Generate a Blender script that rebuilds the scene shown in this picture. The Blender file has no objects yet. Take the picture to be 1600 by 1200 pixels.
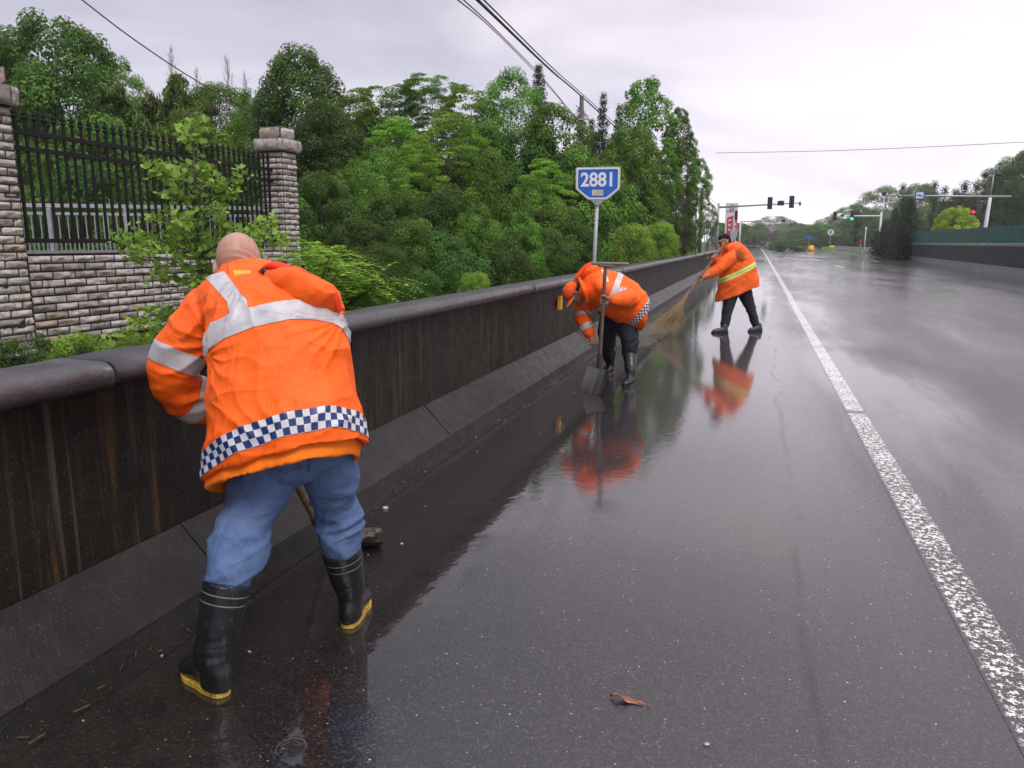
import bpy, bmesh, math, random
import numpy as np
from mathutils import Vector, Matrix

# ------------------------------------------------------------------ camera, sky, light, exposure
SC = bpy.context.scene
COL = SC.collection
F = 1200.0
PITCH = math.atan(220 / F)
EYE = 1.5
AZ = math.radians(17.5)            # the road runs 17.5 degrees to the right of the camera heading
SA, CA = math.sin(AZ), math.cos(AZ)

cam = bpy.data.objects.new("camera", bpy.data.cameras.new("camera"))
COL.objects.link(cam)
cam.location = (0, 0, EYE)
cam.rotation_euler = (math.pi / 2 - PITCH, 0, 0)
cam.data.sensor_width = 36
cam.data.lens = 36 * F / 1600
cam.data.clip_start = 0.05
cam.data.clip_end = 6000
SC.camera = cam

world = bpy.data.worlds.new("World")
SC.world = world
world.use_nodes = True
wn, wl = world.node_tree.nodes, world.node_tree.links
for n in list(wn):
    wn.remove(n)
def wmath(op, a, b=None, clamp=False):
    n = wn.new('ShaderNodeMath'); n.operation = op; n.use_clamp = clamp
    for i, v in enumerate((a, b)):
        if v is None: continue
        if isinstance(v, (int, float)): n.inputs[i].default_value = v
        else: wl.new(v, n.inputs[i])
    return n.outputs[0]
tc = wn.new('ShaderNodeTexCoord')
sep = wn.new('ShaderNodeSeparateXYZ'); wl.new(tc.outputs['Generated'], sep.inputs[0])
el = wmath('MAXIMUM', sep.outputs['Z'], 0.0)
mp = wn.new('ShaderNodeMapping'); mp.inputs['Scale'].default_value = (1.0, 1.0, 3.6)
mp.inputs['Location'].default_value = (0.35, 0.2, 0.1)
wl.new(tc.outputs['Generated'], mp.inputs[0])
cn = wn.new('ShaderNodeTexNoise'); cn.inputs['Scale'].default_value = 2.3
cn.inputs['Detail'].default_value = 7; cn.inputs['Roughness'].default_value = 0.52
cn.inputs['Distortion'].default_value = 0.35
wl.new(mp.outputs[0], cn.inputs['Vector'])
# thinner cloud towards the right of the road, thicker to the left
side = wmath('ADD', wmath('MULTIPLY', sep.outputs['X'], 0.42), wmath('MULTIPLY', wmath('SUBTRACT', cn.outputs['Fac'], 0.09), 1.15))
ramp = wn.new('ShaderNodeValToRGB')
cr = ramp.color_ramp
cr.elements[0].position = 0.26; cr.elements[0].color = (0.50, 0.50, 0.60, 1)
cr.elements[1].position = 0.86; cr.elements[1].color = (1.00, 0.915, 0.965, 1)
e = cr.elements.new(0.42); e.color = (0.62, 0.60, 0.70, 1)
e = cr.elements.new(0.60); e.color = (0.82, 0.765, 0.855, 1)
wl.new(side, ramp.inputs[0])
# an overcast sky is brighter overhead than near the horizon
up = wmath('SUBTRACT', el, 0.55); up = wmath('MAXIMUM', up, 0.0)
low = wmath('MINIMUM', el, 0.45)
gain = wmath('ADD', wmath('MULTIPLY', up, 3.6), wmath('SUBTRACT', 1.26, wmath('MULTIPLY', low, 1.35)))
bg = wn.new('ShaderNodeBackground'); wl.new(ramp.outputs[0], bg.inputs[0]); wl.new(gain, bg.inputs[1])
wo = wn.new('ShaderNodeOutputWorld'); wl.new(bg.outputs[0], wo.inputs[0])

sun = bpy.data.objects.new("sun", bpy.data.lights.new("sun", 'SUN'))
COL.objects.link(sun)
sun.data.energy = 1.4
sun.data.angle = math.radians(25)
sun.data.color = (1.0, 0.96, 0.92)
sun.rotation_euler = (math.radians(38), 0, math.radians(25))     # from behind the camera, high

SC.view_settings.view_transform = 'Standard'
SC.view_settings.look = 'None'
SC.view_settings.exposure = 0.32
SC.view_settings.gamma = 1.0
SC.render.engine = 'CYCLES'

# ------------------------------------------------------------------ measuring helpers
V = lambda *a: np.array(a, float)
def P(px, py, d):
    """world point that lies d metres ahead of the camera along the ray of a photo pixel"""
    cx = (px - 800) / F; cy = (600 - py) / F
    ry = math.cos(PITCH) + cy * math.sin(PITCH); rz = -math.sin(PITCH) + cy * math.cos(PITCH)
    return V(cx / ry * d, d, EYE + rz / ry * d)
def G(px, py, z=0.0):
    cx = (px - 800) / F; cy = (600 - py) / F
    ry = math.cos(PITCH) + cy * math.sin(PITCH); rz = -math.sin(PITCH) + cy * math.cos(PITCH)
    k = (z - EYE) / rz
    return V(cx * k, ry * k, z)
def ST(p): return (p[0] * SA + p[1] * CA, p[0] * CA - p[1] * SA)
def W(s, t, z=0.0): return V(s * SA + t * CA, s * CA - t * SA, z)
def onT(px, t):
    k = (px - 800) / 1219.0
    return -t * (CA + k * SA) / (SA - k * CA)
def unit(v): return v / (np.linalg.norm(v) + 1e-12)

def ground_z(s, t):
    """height of the land beside the road"""
    s = np.asarray(s, float); t = np.asarray(t, float)
    sm = lambda a, b, x: (lambda q: q * q * (3 - 2 * q))(np.clip((x - a) / (b - a), 0, 1))
    # left side: low yard near the fence, then a wooded hill; further on the bank comes up to the parapet
    near = -1.7 * sm(2.6, 3.4, -t) + 0.10 * np.clip(-t - 9.5, 0, 30)
    bank = -0.5 * sm(2.6, 3.2, -t) + 0.40 * np.clip(-t - 3.2, 0, 6) + 0.08 * np.clip(-t - 9, 0, 40)
    k = sm(13, 22, s)
    far = sm(60, 110, s)
    left = near * (1 - k) + bank * k
    left = left * (1 - far) + (0.05 * np.clip(-t - 6, 0, 80) - 0.1 * sm(2.6, 3.4, -t)) * far
    right = 0.12 * np.clip(t - 36, 0, 45) + 0.05 * np.clip(t - 80, 0, 300)
    right = right * (1 - 0.6 * sm(160, 420, s))
    z = np.where(t < 0, left, right)
    return z - 0.06

# ------------------------------------------------------------------ noise on numpy points
def vn(p, seed=0):
    p = np.asarray(p, float); i = np.floor(p).astype(np.int64); f = p - i; f = f * f * (3 - 2 * f)
    def h(x, y, z):
        n = (x * 73856093) ^ (y * 19349663) ^ (z * 83492791) ^ (seed * 2654435761 & 0x7fffffff)
        n = (n ^ (n >> 13)) * 1274126177 & 0x7fffffff
        n = (n ^ (n >> 16)) * 2246822519 & 0x7fffffff
        return ((n ^ (n >> 15)) & 0xffffff) / float(0xffffff)
    o = 0
    for a in (0, 1):
        for b in (0, 1):
            for c in (0, 1):
                w = (f[:, 0] if a else 1 - f[:, 0]) * (f[:, 1] if b else 1 - f[:, 1]) * (f[:, 2] if c else 1 - f[:, 2])
                o = o + w * h(i[:, 0] + a, i[:, 1] + b, i[:, 2] + c)
    return o * 2 - 1
def fbm(p, seed=0, oct=3):
    o = 0; a = 1.0; p = np.asarray(p, float)
    for k in range(oct):
        o = o + a * vn(p * 2 ** k, seed + k); a *= 0.5
    return o
def ridge(p, seed=0): return 1 - 2 * np.abs(vn(p, seed))

# ------------------------------------------------------------------ object helpers
def tag(o, label=None, cat=None, group=None, kind=None):
    if label: o['label'] = label
    if cat: o['category'] = cat
    if group: o['group'] = group
    if kind: o['kind'] = kind
    return o
def empty(name, loc=(0, 0, 0), label=None, cat=None, group=None, rz=0):
    o = bpy.data.objects.new(name, None); COL.objects.link(o)
    o.location = tuple(float(c) for c in loc); o.rotation_euler = (0, 0, rz)
    o.empty_display_size = 0.2
    return tag(o, label, cat, group)
def link(name, me, parent=None):
    o = bpy.data.objects.new(name, me); COL.objects.link(o)
    if parent is not None:
        o.parent = parent
        R = Matrix.Translation(parent.location) @ parent.rotation_euler.to_matrix().to_4x4()
        p = parent
        while p.parent is not None:
            p = p.parent
            R = Matrix.Translation(p.location) @ p.rotation_euler.to_matrix().to_4x4() @ R
        if parent.parent is not None or parent.type == 'EMPTY':
            o.matrix_parent_inverse = R.inverted() if parent.type == 'EMPTY' else Matrix.Identity(4)
    return o
def mesh(name, v, f, mat=None, parent=None, smooth=False):
    me = bpy.data.meshes.new(name)
    me.from_pydata([tuple(map(float, q)) for q in v], [], [tuple(map(int, q)) for q in f])
    me.update()
    if smooth: me.polygons.foreach_set('use_smooth', [True] * len(me.polygons))
    if mat: me.materials.append(mat)
    return link(name, me, parent)
def quads_mesh(name, v, f, mat=None, smooth=False, tone=None):
    """fast mesh from numpy arrays (f is N x 4)"""
    me = bpy.data.meshes.new(name)
    n = len(f); k = f.shape[1]
    me.vertices.add(len(v)); me.vertices.foreach_set('co', np.asarray(v, np.float32).ravel())
    me.loops.add(n * k); me.loops.foreach_set('vertex_index', np.asarray(f, np.int32).ravel())
    me.polygons.add(n); me.polygons.foreach_set('loop_start', np.arange(0, n * k, k, dtype=np.int32))
    if smooth: me.polygons.foreach_set('use_smooth', np.ones(n, bool))
    me.update(calc_edges=True)
    if tone is not None:
        a = me.attributes.new('tone', 'FLOAT', 'FACE'); a.data.foreach_set('value', np.asarray(tone, np.float32))
    if mat: me.materials.append(mat)
    return me

class MB:
    """collects shapes into one mesh"""
    def __init__(s): s.v = []; s.f = []
    def add(s, v, f):
        b = len(s.v); s.v += [tuple(map(float, q)) for q in v]; s.f += [tuple(int(i) + b for i in q) for q in f]
        return s
    def box(s, lo, hi, M=None):
        x0, y0, z0 = lo; x1, y1, z1 = hi
        v = [V(x, y, z) for z in (z0, z1) for y in (y0, y1) for x in (x0, x1)]
        if M is not None: v = [M(q) for q in v]
        return s.add(v, [(0, 2, 3, 1), (4, 5, 7, 6), (0, 1, 5, 4), (2, 6, 7, 3), (0, 4, 6, 2), (1, 3, 7, 5)])
    def bar(s, a, b, w, h=None, upv=V(0, 0, 1)):
        a = V(*a); b = V(*b); h = h or w; d = unit(b - a)
        x = np.cross(d, upv)
        if np.linalg.norm(x) < 1e-4: x = np.cross(d, V(0, 1, 0))
        x = unit(x); y = unit(np.cross(x, d)); v = []
        for q in (a, b):
            for sx, sy in ((-1, -1), (1, -1), (1, 1), (-1, 1)): v.append(q + x * sx * w / 2 + y * sy * h / 2)
        return s.add(v, [(3, 2, 1, 0), (4, 5, 6, 7), (0, 1, 5, 4), (1, 2, 6, 5), (2, 3, 7, 6), (3, 0, 4, 7)])
    def tube(s, pts, rad, n=8):
        v, f = tube(pts, rad, n, sub=1, round_caps=False); return s.add(v, f)
    def build(s, name, mat, parent=None, smooth=False, bevel=0):
        o = mesh(name, s.v, s.f, mat, parent, smooth)
        if bevel:
            m = o.modifiers.new('bevel', 'BEVEL'); m.width = bevel; m.segments = 2; m.limit_method = 'ANGLE'
        return o

def catmull(a, sub):
    a = np.asarray(a, float); n = len(a)
    if n < 3 or sub <= 1:
        if sub <= 1: return a
        t = np.linspace(0, n - 1, (n - 1) * sub + 1)
        i = np.minimum(t.astype(int), n - 2); u = (t - i)
        u = u.reshape(-1, *([1] * (a.ndim - 1)))
        return a[i] * (1 - u) + a[i + 1] * u
    p = np.concatenate([[2 * a[0] - a[1]], a, [2 * a[-1] - a[-2]]])
    out = []
    for i in range(n - 1):
        p0, p1, p2, p3 = p[i:i + 4]
        for k in range(sub):
            t = k / sub
            out.append(0.5 * ((2 * p1) + (p2 - p0) * t + (2 * p0 - 5 * p1 + 4 * p2 - p3) * t * t + (3 * p1 - p0 - 3 * p2 + p3) * t ** 3))
    out.append(a[-1])
    return np.array(out)
def loft(rings, nu=32, sub=4, e=1.0, pre=()):
    """closed solid through elliptical rings (centre, half axis a, half axis b)"""
    r = catmull(np.array(rings, float), sub)
    if len(pre): r = np.concatenate([np.array(pre, float), r])
    th = np.linspace(0, 2 * math.pi, nu, endpoint=False)
    c = np.sign(np.cos(th)) * np.abs(np.cos(th)) ** e; sn = np.sign(np.sin(th)) * np.abs(np.sin(th)) ** e
    v = (r[:, None, 0] + r[:, None, 1] * c[None, :, None] + r[:, None, 2] * sn[None, :, None]).reshape(-1, 3)
    m = len(r); f = []
    for i in range(m - 1):
        for j in range(nu):
            k = (j + 1) % nu
            f.append((i * nu + j, i * nu + k, (i + 1) * nu + k, (i + 1) * nu + j))
    v = list(v)
    v.append(r[0, 0]); v.append(r[-1, 0]); b = len(v) - 2
    for j in range(nu):
        k = (j + 1) % nu
        f.append((b, k, j)); f.append((b + 1, (m - 1) * nu + j, (m - 1) * nu + k))
    return v, f
def tube(pts, rad, n=12, sub=3, round_caps=True, flat=1.0, side=None):
    pts = np.array(pts, float); rad = np.array(rad, float)
    c = catmull(pts, sub); r = catmull(rad.reshape(-1, 1), sub)[:, 0]
    T = np.gradient(c, axis=0); T = np.array([unit(q) for q in T])
    if side is None:
        s = np.cross(T[0], V(0, 0, 1))
        if np.linalg.norm(s) < 0.1: s = np.cross(T[0], V(0, 1, 0))
    else: s = np.array(side, float)
    s = unit(s - T[0] * np.dot(s, T[0])); A = []
    for q in T:
        s = unit(s - q * np.dot(s, q)); A.append(s)
    rings = []
    if round_caps:
        for k in (0.05, 0.5, 0.85):
            h = math.sqrt(1 - k * k); rings.append((c[0] - T[0] * r[0] * h, A[0] * r[0] * k, np.cross(T[0], A[0]) * r[0] * k * flat))
    for i in range(len(c)):
        rings.append((c[i], A[i] * r[i], np.cross(T[i], A[i]) * r[i] * flat))
    if round_caps:
        for k in (0.85, 0.5, 0.05):
            h = math.sqrt(1 - k * k); rings.append((c[-1] + T[-1] * r[-1] * h, A[-1] * r[-1] * k, np.cross(T[-1], A[-1]) * r[-1] * k * flat))
    return loft(rings, n, 1)
def ball(c, rx, ry=None, rz=None, R=None, n=20):
    ry = ry or rx; rz = rz or rx; v = []; f = []; m = n // 2
    R = np.eye(3) if R is None else R
    for i in range(m + 1):
        a = math.pi * i / m
        for j in range(n):
            b = 2 * math.pi * j / n
            v.append(V(*c) + R @ V(rx * math.sin(a) * math.cos(b), ry * math.sin(a) * math.sin(b), rz * math.cos(a)))
    for i in range(m):
        for j in range(n):
            k = (j + 1) % n; f.append((i * n + j, (i + 1) * n + j, (i + 1) * n + k, i * n + k))
    return v, f
def frame(fwd, upv=V(0, 0, 1)):
    """columns: right, forward, up"""
    f = unit(fwd); r = unit(np.cross(f, upv)); u = np.cross(r, f)
    return np.stack([r, f, u], axis=1)

def fuse(solids, voxel, smooth=4, factor=0.5):
    """one continuous surface from overlapping closed solids"""
    mb = MB()
    for v, f in solids: mb.add(v, f)
    me = bpy.data.meshes.new('tmp'); me.from_pydata(mb.v, [], mb.f); me.update()
    o = bpy.data.objects.new('tmp', me); COL.objects.link(o)
    m = o.modifiers.new('r', 'REMESH'); m.mode = 'VOXEL'; m.voxel_size = voxel; m.use_smooth_shade = True
    if smooth:
        m = o.modifiers.new('s', 'SMOOTH'); m.factor = factor; m.iterations = smooth
    dg = bpy.context.evaluated_depsgraph_get(); dg.update()
    out = bpy.data.meshes.new_from_object(o.evaluated_get(dg))
    bpy.data.objects.remove(o); bpy.data.meshes.remove(me)
    return out
def co_no(me):
    n = len(me.vertices); c = np.zeros(n * 3, np.float32); me.vertices.foreach_get('co', c)
    q = np.zeros(n * 3, np.float32); me.vertex_normals.foreach_get('vector', q)
    return c.reshape(-1, 3).astype(float), q.reshape(-1, 3).astype(float)
def displace(me, fn):
    c, n = co_no(me); d = fn(c, n)
    if d.ndim == 1: d = n * d[:, None]
    me.vertices.foreach_set('co', (c + d).astype(np.float32).ravel()); me.update()
def finish(me, name, mat, parent):
    me.name = name; me.materials.clear(); me.materials.append(mat)
    me.polygons.foreach_set('use_smooth', np.ones(len(me.polygons), bool))
    return link(name, me, parent)
def band(me, cuts, off, name, mat, parent, keep=None, uv=None):
    """strip of the garment surface between planes, raised by off; cuts = [(point, outward normal)]"""
    c, _ = co_no(me); nf = len(me.polygons)
    lt = np.zeros(nf, np.int32); me.polygons.foreach_get('loop_total', lt)
    li = np.zeros(len(me.loops), np.int32); me.loops.foreach_get('vertex_index', li)
    ls = np.zeros(nf, np.int32); me.polygons.foreach_get('loop_start', ls)
    fc = np.zeros(nf * 3, np.float32); me.polygons.foreach_get('center', fc); fc = fc.reshape(-1, 3).astype(float)
    fn = np.zeros(nf * 3, np.float32); me.polygons.foreach_get('normal', fn); fn = fn.reshape(-1, 3).astype(float)
    ok = np.ones(nf, bool)
    for p, n in cuts: ok &= ((fc - np.array(p)) @ unit(np.array(n))) < .02
    ix = np.nonzero(ok)[0]
    if keep is not None and len(ix): ix = ix[keep(fc[ix], fn[ix])]
    used = {}; vs = []; fs = []
    for k in ix:
        q = []
        for a in li[ls[k]:ls[k] + lt[k]]:
            a = int(a)
            if a not in used: used[a] = len(vs); vs.append(c[a])
            q.append(used[a])
        fs.append(q)
    bm = bmesh.new(); bv = [bm.verts.new(q) for q in vs]
    for q in fs:
        try: bm.faces.new([bv[a] for a in q])
        except ValueError: pass
    for p, n in cuts:
        bmesh.ops.bisect_plane(bm, geom=list(bm.verts) + list(bm.edges) + list(bm.faces), plane_co=Vector(p), plane_no=Vector(n), clear_outer=True)
    bm.normal_update()
    for v in bm.verts: v.co += v.normal * off
    if uv is not None and len(bm.verts):
        L = bm.loops.layers.uv.new('uv'); fn = uv(np.array([v.co[:] for v in bm.verts]))
        bm.verts.index_update()
        for f in bm.faces:
            for l in f.loops: l[L].uv = fn[l.vert.index]
    out = bpy.data.meshes.new(name); bm.to_mesh(out); bm.free()
    return finish(out, name, mat, parent)
def arc_uv(centre, axis, ref, p0, width):
    """u = length round the body divided by width, v across the band"""
    axis = unit(axis); ref = unit(ref - axis * np.dot(ref, axis)); o = np.cross(axis, ref)
    def fn(c):
        d = c - centre; th = np.arctan2(d @ o, d @ ref); nb = 90
        b = ((th + math.pi) / (2 * math.pi) * nb).astype(int) % nb
        m = []; tt = []
        for k in range(nb):
            q = c[b == k]
            if len(q): m.append(q.mean(0) - axis * np.dot(q.mean(0), axis)); tt.append(-math.pi + (k + .5) * 2 * math.pi / nb)
        m = np.array(m); L = np.concatenate([[0], np.cumsum(np.linalg.norm(np.diff(m, axis=0), axis=1))])
        return np.stack([np.interp(th, tt, L) / width, ((c - p0) @ axis) / width], 1)
    return fn
def copy_tree(o, parent=None):
    c = o.copy(); COL.objects.link(c)
    if parent is not None: c.parent = parent
    for ch in list(o.children): copy_tree(ch, c)
    return c

# ------------------------------------------------------------------ materials
class NT:
    def __init__(s, name):
        s.m = bpy.data.materials.new(name); s.m.use_nodes = True
        s.n = s.m.node_tree.nodes; s.l = s.m.node_tree.links
        s.b = s.n['Principled BSDF']; s.out = s.n['Material Output']
    def put(s, sock, v):
        if v is None: return
        if hasattr(v, 'is_output'): s.l.new(v, sock)
        elif isinstance(v, (tuple, list)): sock.default_value = (*v, 1) if len(v) == 3 and len(sock.default_value) == 4 else v
        else: sock.default_value = v
    def set(s, **k):
        for a, v in k.items(): s.put(s.b.inputs[a.replace('_', ' ')], v)
        return s
    def math(s, op, a, b=None, c=None, clamp=False):
        n = s.n.new('ShaderNodeMath'); n.operation = op; n.use_clamp = clamp
        for i, v in enumerate((a, b, c)): s.put(n.inputs[i], v)
        return n.outputs[0]
    def co(s, which='Object', scale=(1, 1, 1), rot=(0, 0, 0), loc=(0, 0, 0)):
        t = s.n.new('ShaderNodeTexCoord'); m = s.n.new('ShaderNodeMapping'); s.l.new(t.outputs[which], m.inputs[0])
        m.inputs['Scale'].default_value = scale; m.inputs['Rotation'].default_value = rot; m.inputs['Location'].default_value = loc
        return m.outputs[0]
    def noise(s, v, scale=5, det=4, rough=.55, dist=0, out='Fac'):
        n = s.n.new('ShaderNodeTexNoise'); s.l.new(v, n.inputs['Vector'])
        n.inputs['Scale'].default_value = scale; n.inputs['Detail'].default_value = det
        n.inputs['Roughness'].default_value = rough; n.inputs['Distortion'].default_value = dist
        return n.outputs[out]
    def vor(s, v, scale=5, feat='F1', out='Distance', rnd=1.0):
        n = s.n.new('ShaderNodeTexVoronoi'); s.l.new(v, n.inputs['Vector']); n.inputs['Scale'].default_value = scale
        n.feature = feat; n.inputs['Randomness'].default_value = rnd
        return n.outputs[out]
    def ramp(s, fac, *st):
        n = s.n.new('ShaderNodeValToRGB'); r = n.color_ramp; s.put(n.inputs[0], fac)
        g = lambda c: (c, c, c, 1) if isinstance(c, (int, float)) else (*c, 1)
        r.elements[0].position, r.elements[0].color = st[0][0], g(st[0][1])
        r.elements[1].position, r.elements[1].color = st[-1][0], g(st[-1][1])
        for p, c in st[1:-1]:
            e = r.elements.new(p); e.color = g(c)
        return n.outputs[0]
    def mix(s, fac, a, b, mode='MIX'):
        n = s.n.new('ShaderNodeMix'); n.data_type = 'RGBA'; n.blend_type = mode
        s.put(n.inputs[0], fac); s.put(n.inputs[6], a); s.put(n.inputs[7], b)
        return n.outputs[2]
    def bump(s, h, strength=.3, dist=.01, nrm=None):
        n = s.n.new('ShaderNodeBump'); n.inputs['Strength'].default_value = strength; n.inputs['Distance'].default_value = dist
        s.put(n.inputs['Height'], h); s.put(n.inputs['Normal'], nrm)
        return n.outputs[0]
    def attr(s, name, out='Fac'):
        n = s.n.new('ShaderNodeAttribute'); n.attribute_name = name; return n.outputs[out]
    def orand(s): return s.n.new('ShaderNodeObjectInfo').outputs['Random']
def simple(name, col, rough=.5, metal=0, nscale=30, namp=.25, bump=.0, spec=.5, which='Object'):
    t = NT(name); c = t.co(which)
    n = t.noise(c, nscale, 4)
    dark = tuple(x * (1 - namp) for x in col); lite = tuple(min(1, x * (1 + namp)) for x in col)
    t.set(Base_Color=t.ramp(n, (.3, dark), (.7, lite)), Roughness=rough, Metallic=metal, Specular_IOR_Level=spec)
    if bump: t.set(Normal=t.bump(n, bump, .004))
    return t.m
# ------------------------------------------------------------------ road
def asphalt(t):
    """wet asphalt; object space is (across, along, up) in metres"""
    c = t.co()
    sp = t.n.new('ShaderNodeSeparateXYZ'); t.l.new(c, sp.inputs[0]); tx = sp.outputs['X']
    big = t.noise(t.co(scale=(1, .35, 1)), .55, 5, .6)
    mid = t.noise(c, 3.0, 5, .6)
    fine = t.noise(c, 75, 4, .75)
    grit = t.noise(c, 300, 2, .5)
    # standing water along the kerb and in shallow dips
    edge = t.math('ADD', tx, t.math('MULTIPLY', t.math('SUBTRACT', t.noise(t.co(scale=(1, .6, 1)), 1.3, 4, .6), .5), 1.3))
    pud = t.math('SMOOTH_MIN', 1.0, t.math('MULTIPLY', t.math('SUBTRACT', -.85, edge), 3.0), .2, clamp=True)
    dips = t.ramp(t.noise(t.co(scale=(.8, .22, 1), loc=(3, 1, 0)), .8, 4, .55), (.42, 0.0), (.66, .55))
    dips = t.math('MULTIPLY', dips, t.math('LESS_THAN', tx, 30))
    wz = t.ramp(t.math('MULTIPLY', t.math('ADD', sp.outputs['Y'], t.math('MULTIPLY', t.noise(c, .9, 4), 3.0)), .05), (.08, 0.12), (.27, .96))
    lanes = t.ramp(t.math('ADD', tx, t.math('MULTIPLY', big, 1.2)), (.0, 1.0), (1.0, 0.0)); wl_ = t.ramp(t.math('MULTIPLY', t.math('ADD', tx, t.math('MULTIPLY', big, 1.4)), .25), (.36, 1.0), (.66, .74))
    worn = t.ramp(t.noise(t.co(scale=(.55, .09, 1), loc=(4, 2, 0)), 1.0, 6, .62, .3), (.40, .25), (.60, 1.0))
    left_ = t.ramp(t.math('MULTIPLY', t.math('ADD', tx, big), .2), (.16, 1.0), (.34, 0.0))
    worn = t.math('MAXIMUM', worn, left_)
    water = t.math('MAXIMUM', t.math('MAXIMUM', pud, dips), t.math('MULTIPLY', t.math('MULTIPLY', wz, wl_), worn))
    base = t.ramp(mid, (.3, (.005, .0042, .0052)), (.7, (.011, .0095, .0115)))
    g2 = t.vor(c, 190, out='Color'); s2 = t.n.new('ShaderNodeSeparateColor'); t.l.new(g2, s2.inputs[0])
    base = t.mix(t.math('MULTIPLY', t.math('GREATER_THAN', s2.outputs[0], .55), t.math('MULTIPLY', s2.outputs[1], .9)), base, t.ramp(s2.outputs[2], (0, (.035, .030, .033)), (.75, (.065, .058, .060)), (1, (.12, .11, .105))))
    cell = t.vor(c, 95, out='Color'); dist = t.vor(c, 95)
    sc = t.n.new('ShaderNodeSeparateColor'); t.l.new(cell, sc.inputs[0])
    speck = t.math('MULTIPLY', t.math('GREATER_THAN', sc.outputs[0], .87), t.math('LESS_THAN', dist, t.math('MULTIPLY', t.math('POWER', sc.outputs[1], 3.0), .34)))
    base = t.mix(speck, base, t.mix(sc.outputs[2], (.22, .20, .17), (.60, .56, .50)))
    mud = t.math('SMOOTH_MIN', 1.0, t.math('MULTIPLY', t.math('SUBTRACT', -1.05, edge), 2.4), .2, clamp=True)
    base = t.mix(t.math('MULTIPLY', mud, .6), base, t.ramp(t.noise(c, 7, 6, .7), (.35, (.010, .008, .005)), (.7, (.030, .024, .016))))
    # tar seams and stains
    seam = t.ramp(t.math('ABSOLUTE', t.math('SUBTRACT', t.math('ADD', tx, t.math('MULTIPLY', t.noise(t.co(scale=(.2, .5, 1)), 1.0, 2), .35)), .45)), (0.0, .55), (.03, 0.0))
    base = t.mix(t.math('MULTIPLY', seam, t.ramp(t.noise(c, 2.2), (.48, 0.0), (.56, 1.0))), base, (.006, .006, .006))
    h1 = t.bump(fine, .9, .005)
    h2 = t.bump(grit, .35, .0016, h1)
    ripple = t.noise(t.co(scale=(1, .8, 1)), 16, 2, .4)
    film = t.bump(t.math('ADD', t.math('MULTIPLY', fine, .8), t.math('ADD', t.math('MULTIPLY', grit, .5), t.math('MULTIPLY', t.noise(c, 9, 4, .6), .9))), .55, .0036)
    still = t.bump(t.math('ADD', ripple, t.math('MULTIPLY', fine, .05)), .26, .0030)
    nm = t.n.new('ShaderNodeMix'); nm.data_type = 'VECTOR'; t.l.new(water, nm.inputs[0]); t.l.new(film, nm.inputs[4]); t.l.new(still, nm.inputs[5])
    # rings from a few raindrops
    cn = nm.outputs[1]
    for (rx, ry) in RINGS:
        sub = t.n.new('ShaderNodeVectorMath'); sub.operation = 'DISTANCE'; t.l.new(c, sub.inputs[0]); sub.inputs[1].default_value = (rx, ry, 0)
        d = sub.outputs['Value']
        wv = t.math('MULTIPLY', t.math('SINE', t.math('MULTIPLY', d, 420)), t.ramp(d, (.004, 1.0), (.06, 0.0)))
        cn = t.bump(wv, .22, .0015, cn)
    wet = t.math('ADD', t.math('MULTIPLY', water, .25), .75)
    farr = t.ramp(t.math('MULTIPLY', t.math('ADD', sp.outputs['Y'], t.math('MULTIPLY', t.math('MAXIMUM', t.math('SUBTRACT', tx, 1.0), 0.0), 3.0)), .02), (.26, 0.0), (.62, .10))
    farr = t.math('MULTIPLY', farr, t.ramp(t.noise(t.co(scale=(.5, .12, 1), loc=(1, 7, 2)), 1.2, 5, .6), (.35, .35), (.6, 1.0)))
    t.set(Base_Color=base, Roughness=t.math('SUBTRACT', .52, t.math('MULTIPLY', water, .15)), Normal=h2, Specular_IOR_Level=.18,
          Coat_Weight=t.math('MULTIPLY', wet, t.math('SUBTRACT', 1.0, t.math('MULTIPLY', seam, t.ramp(t.noise(c, 2.2), (.46, .0), (.54, .38))))), Coat_IOR=1.8, Coat_Roughness=t.math('ADD', farr, t.math('SUBTRACT', t.ramp(big, (.35, .03), (.65, .055)), t.math('MULTIPLY', water, .045), clamp=True)), Coat_Normal=cn)
    return t
RINGS = []
for q in ((455, 1168), (572, 1120), (1010, 585)):
    s, tt = ST(G(*q)); RINGS.append((tt, s))
m_asphalt = asphalt(NT('wet_asphalt')).m

def road_obj(name, v, f, mat, kind=None, parent=None, smooth=False):
    """object whose own axes are across, along, up"""
    o = mesh(name, v, f, mat, None, smooth); o.rotation_euler = (0, 0, -AZ)
    if kind: o['kind'] = kind
    return o
def sheet(pts_l, pts_r, z):
    v = []; f = []
    for a, b in zip(pts_l, pts_r): v += [(a[0], a[1], z), (b[0], b[1], z)]
    for i in range(len(pts_l) - 1): f.append((2 * i, 2 * i + 1, 2 * i + 3, 2 * i + 2))
    return v, f
ss = [-6, 0, 4, 8, 14, 22, 35, 60, 100, 160, 199, 260, 400, 620]
bend = lambda s: -0.00002 * max(0, s - 90) ** 2
v, f = sheet([(-2.6 + bend(s), s) for s in ss], [((28 if s < 200 else 15) + bend(s), s) for s in ss], 0.0)
road_obj('road', v, f, m_asphalt, 'structure')

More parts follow.
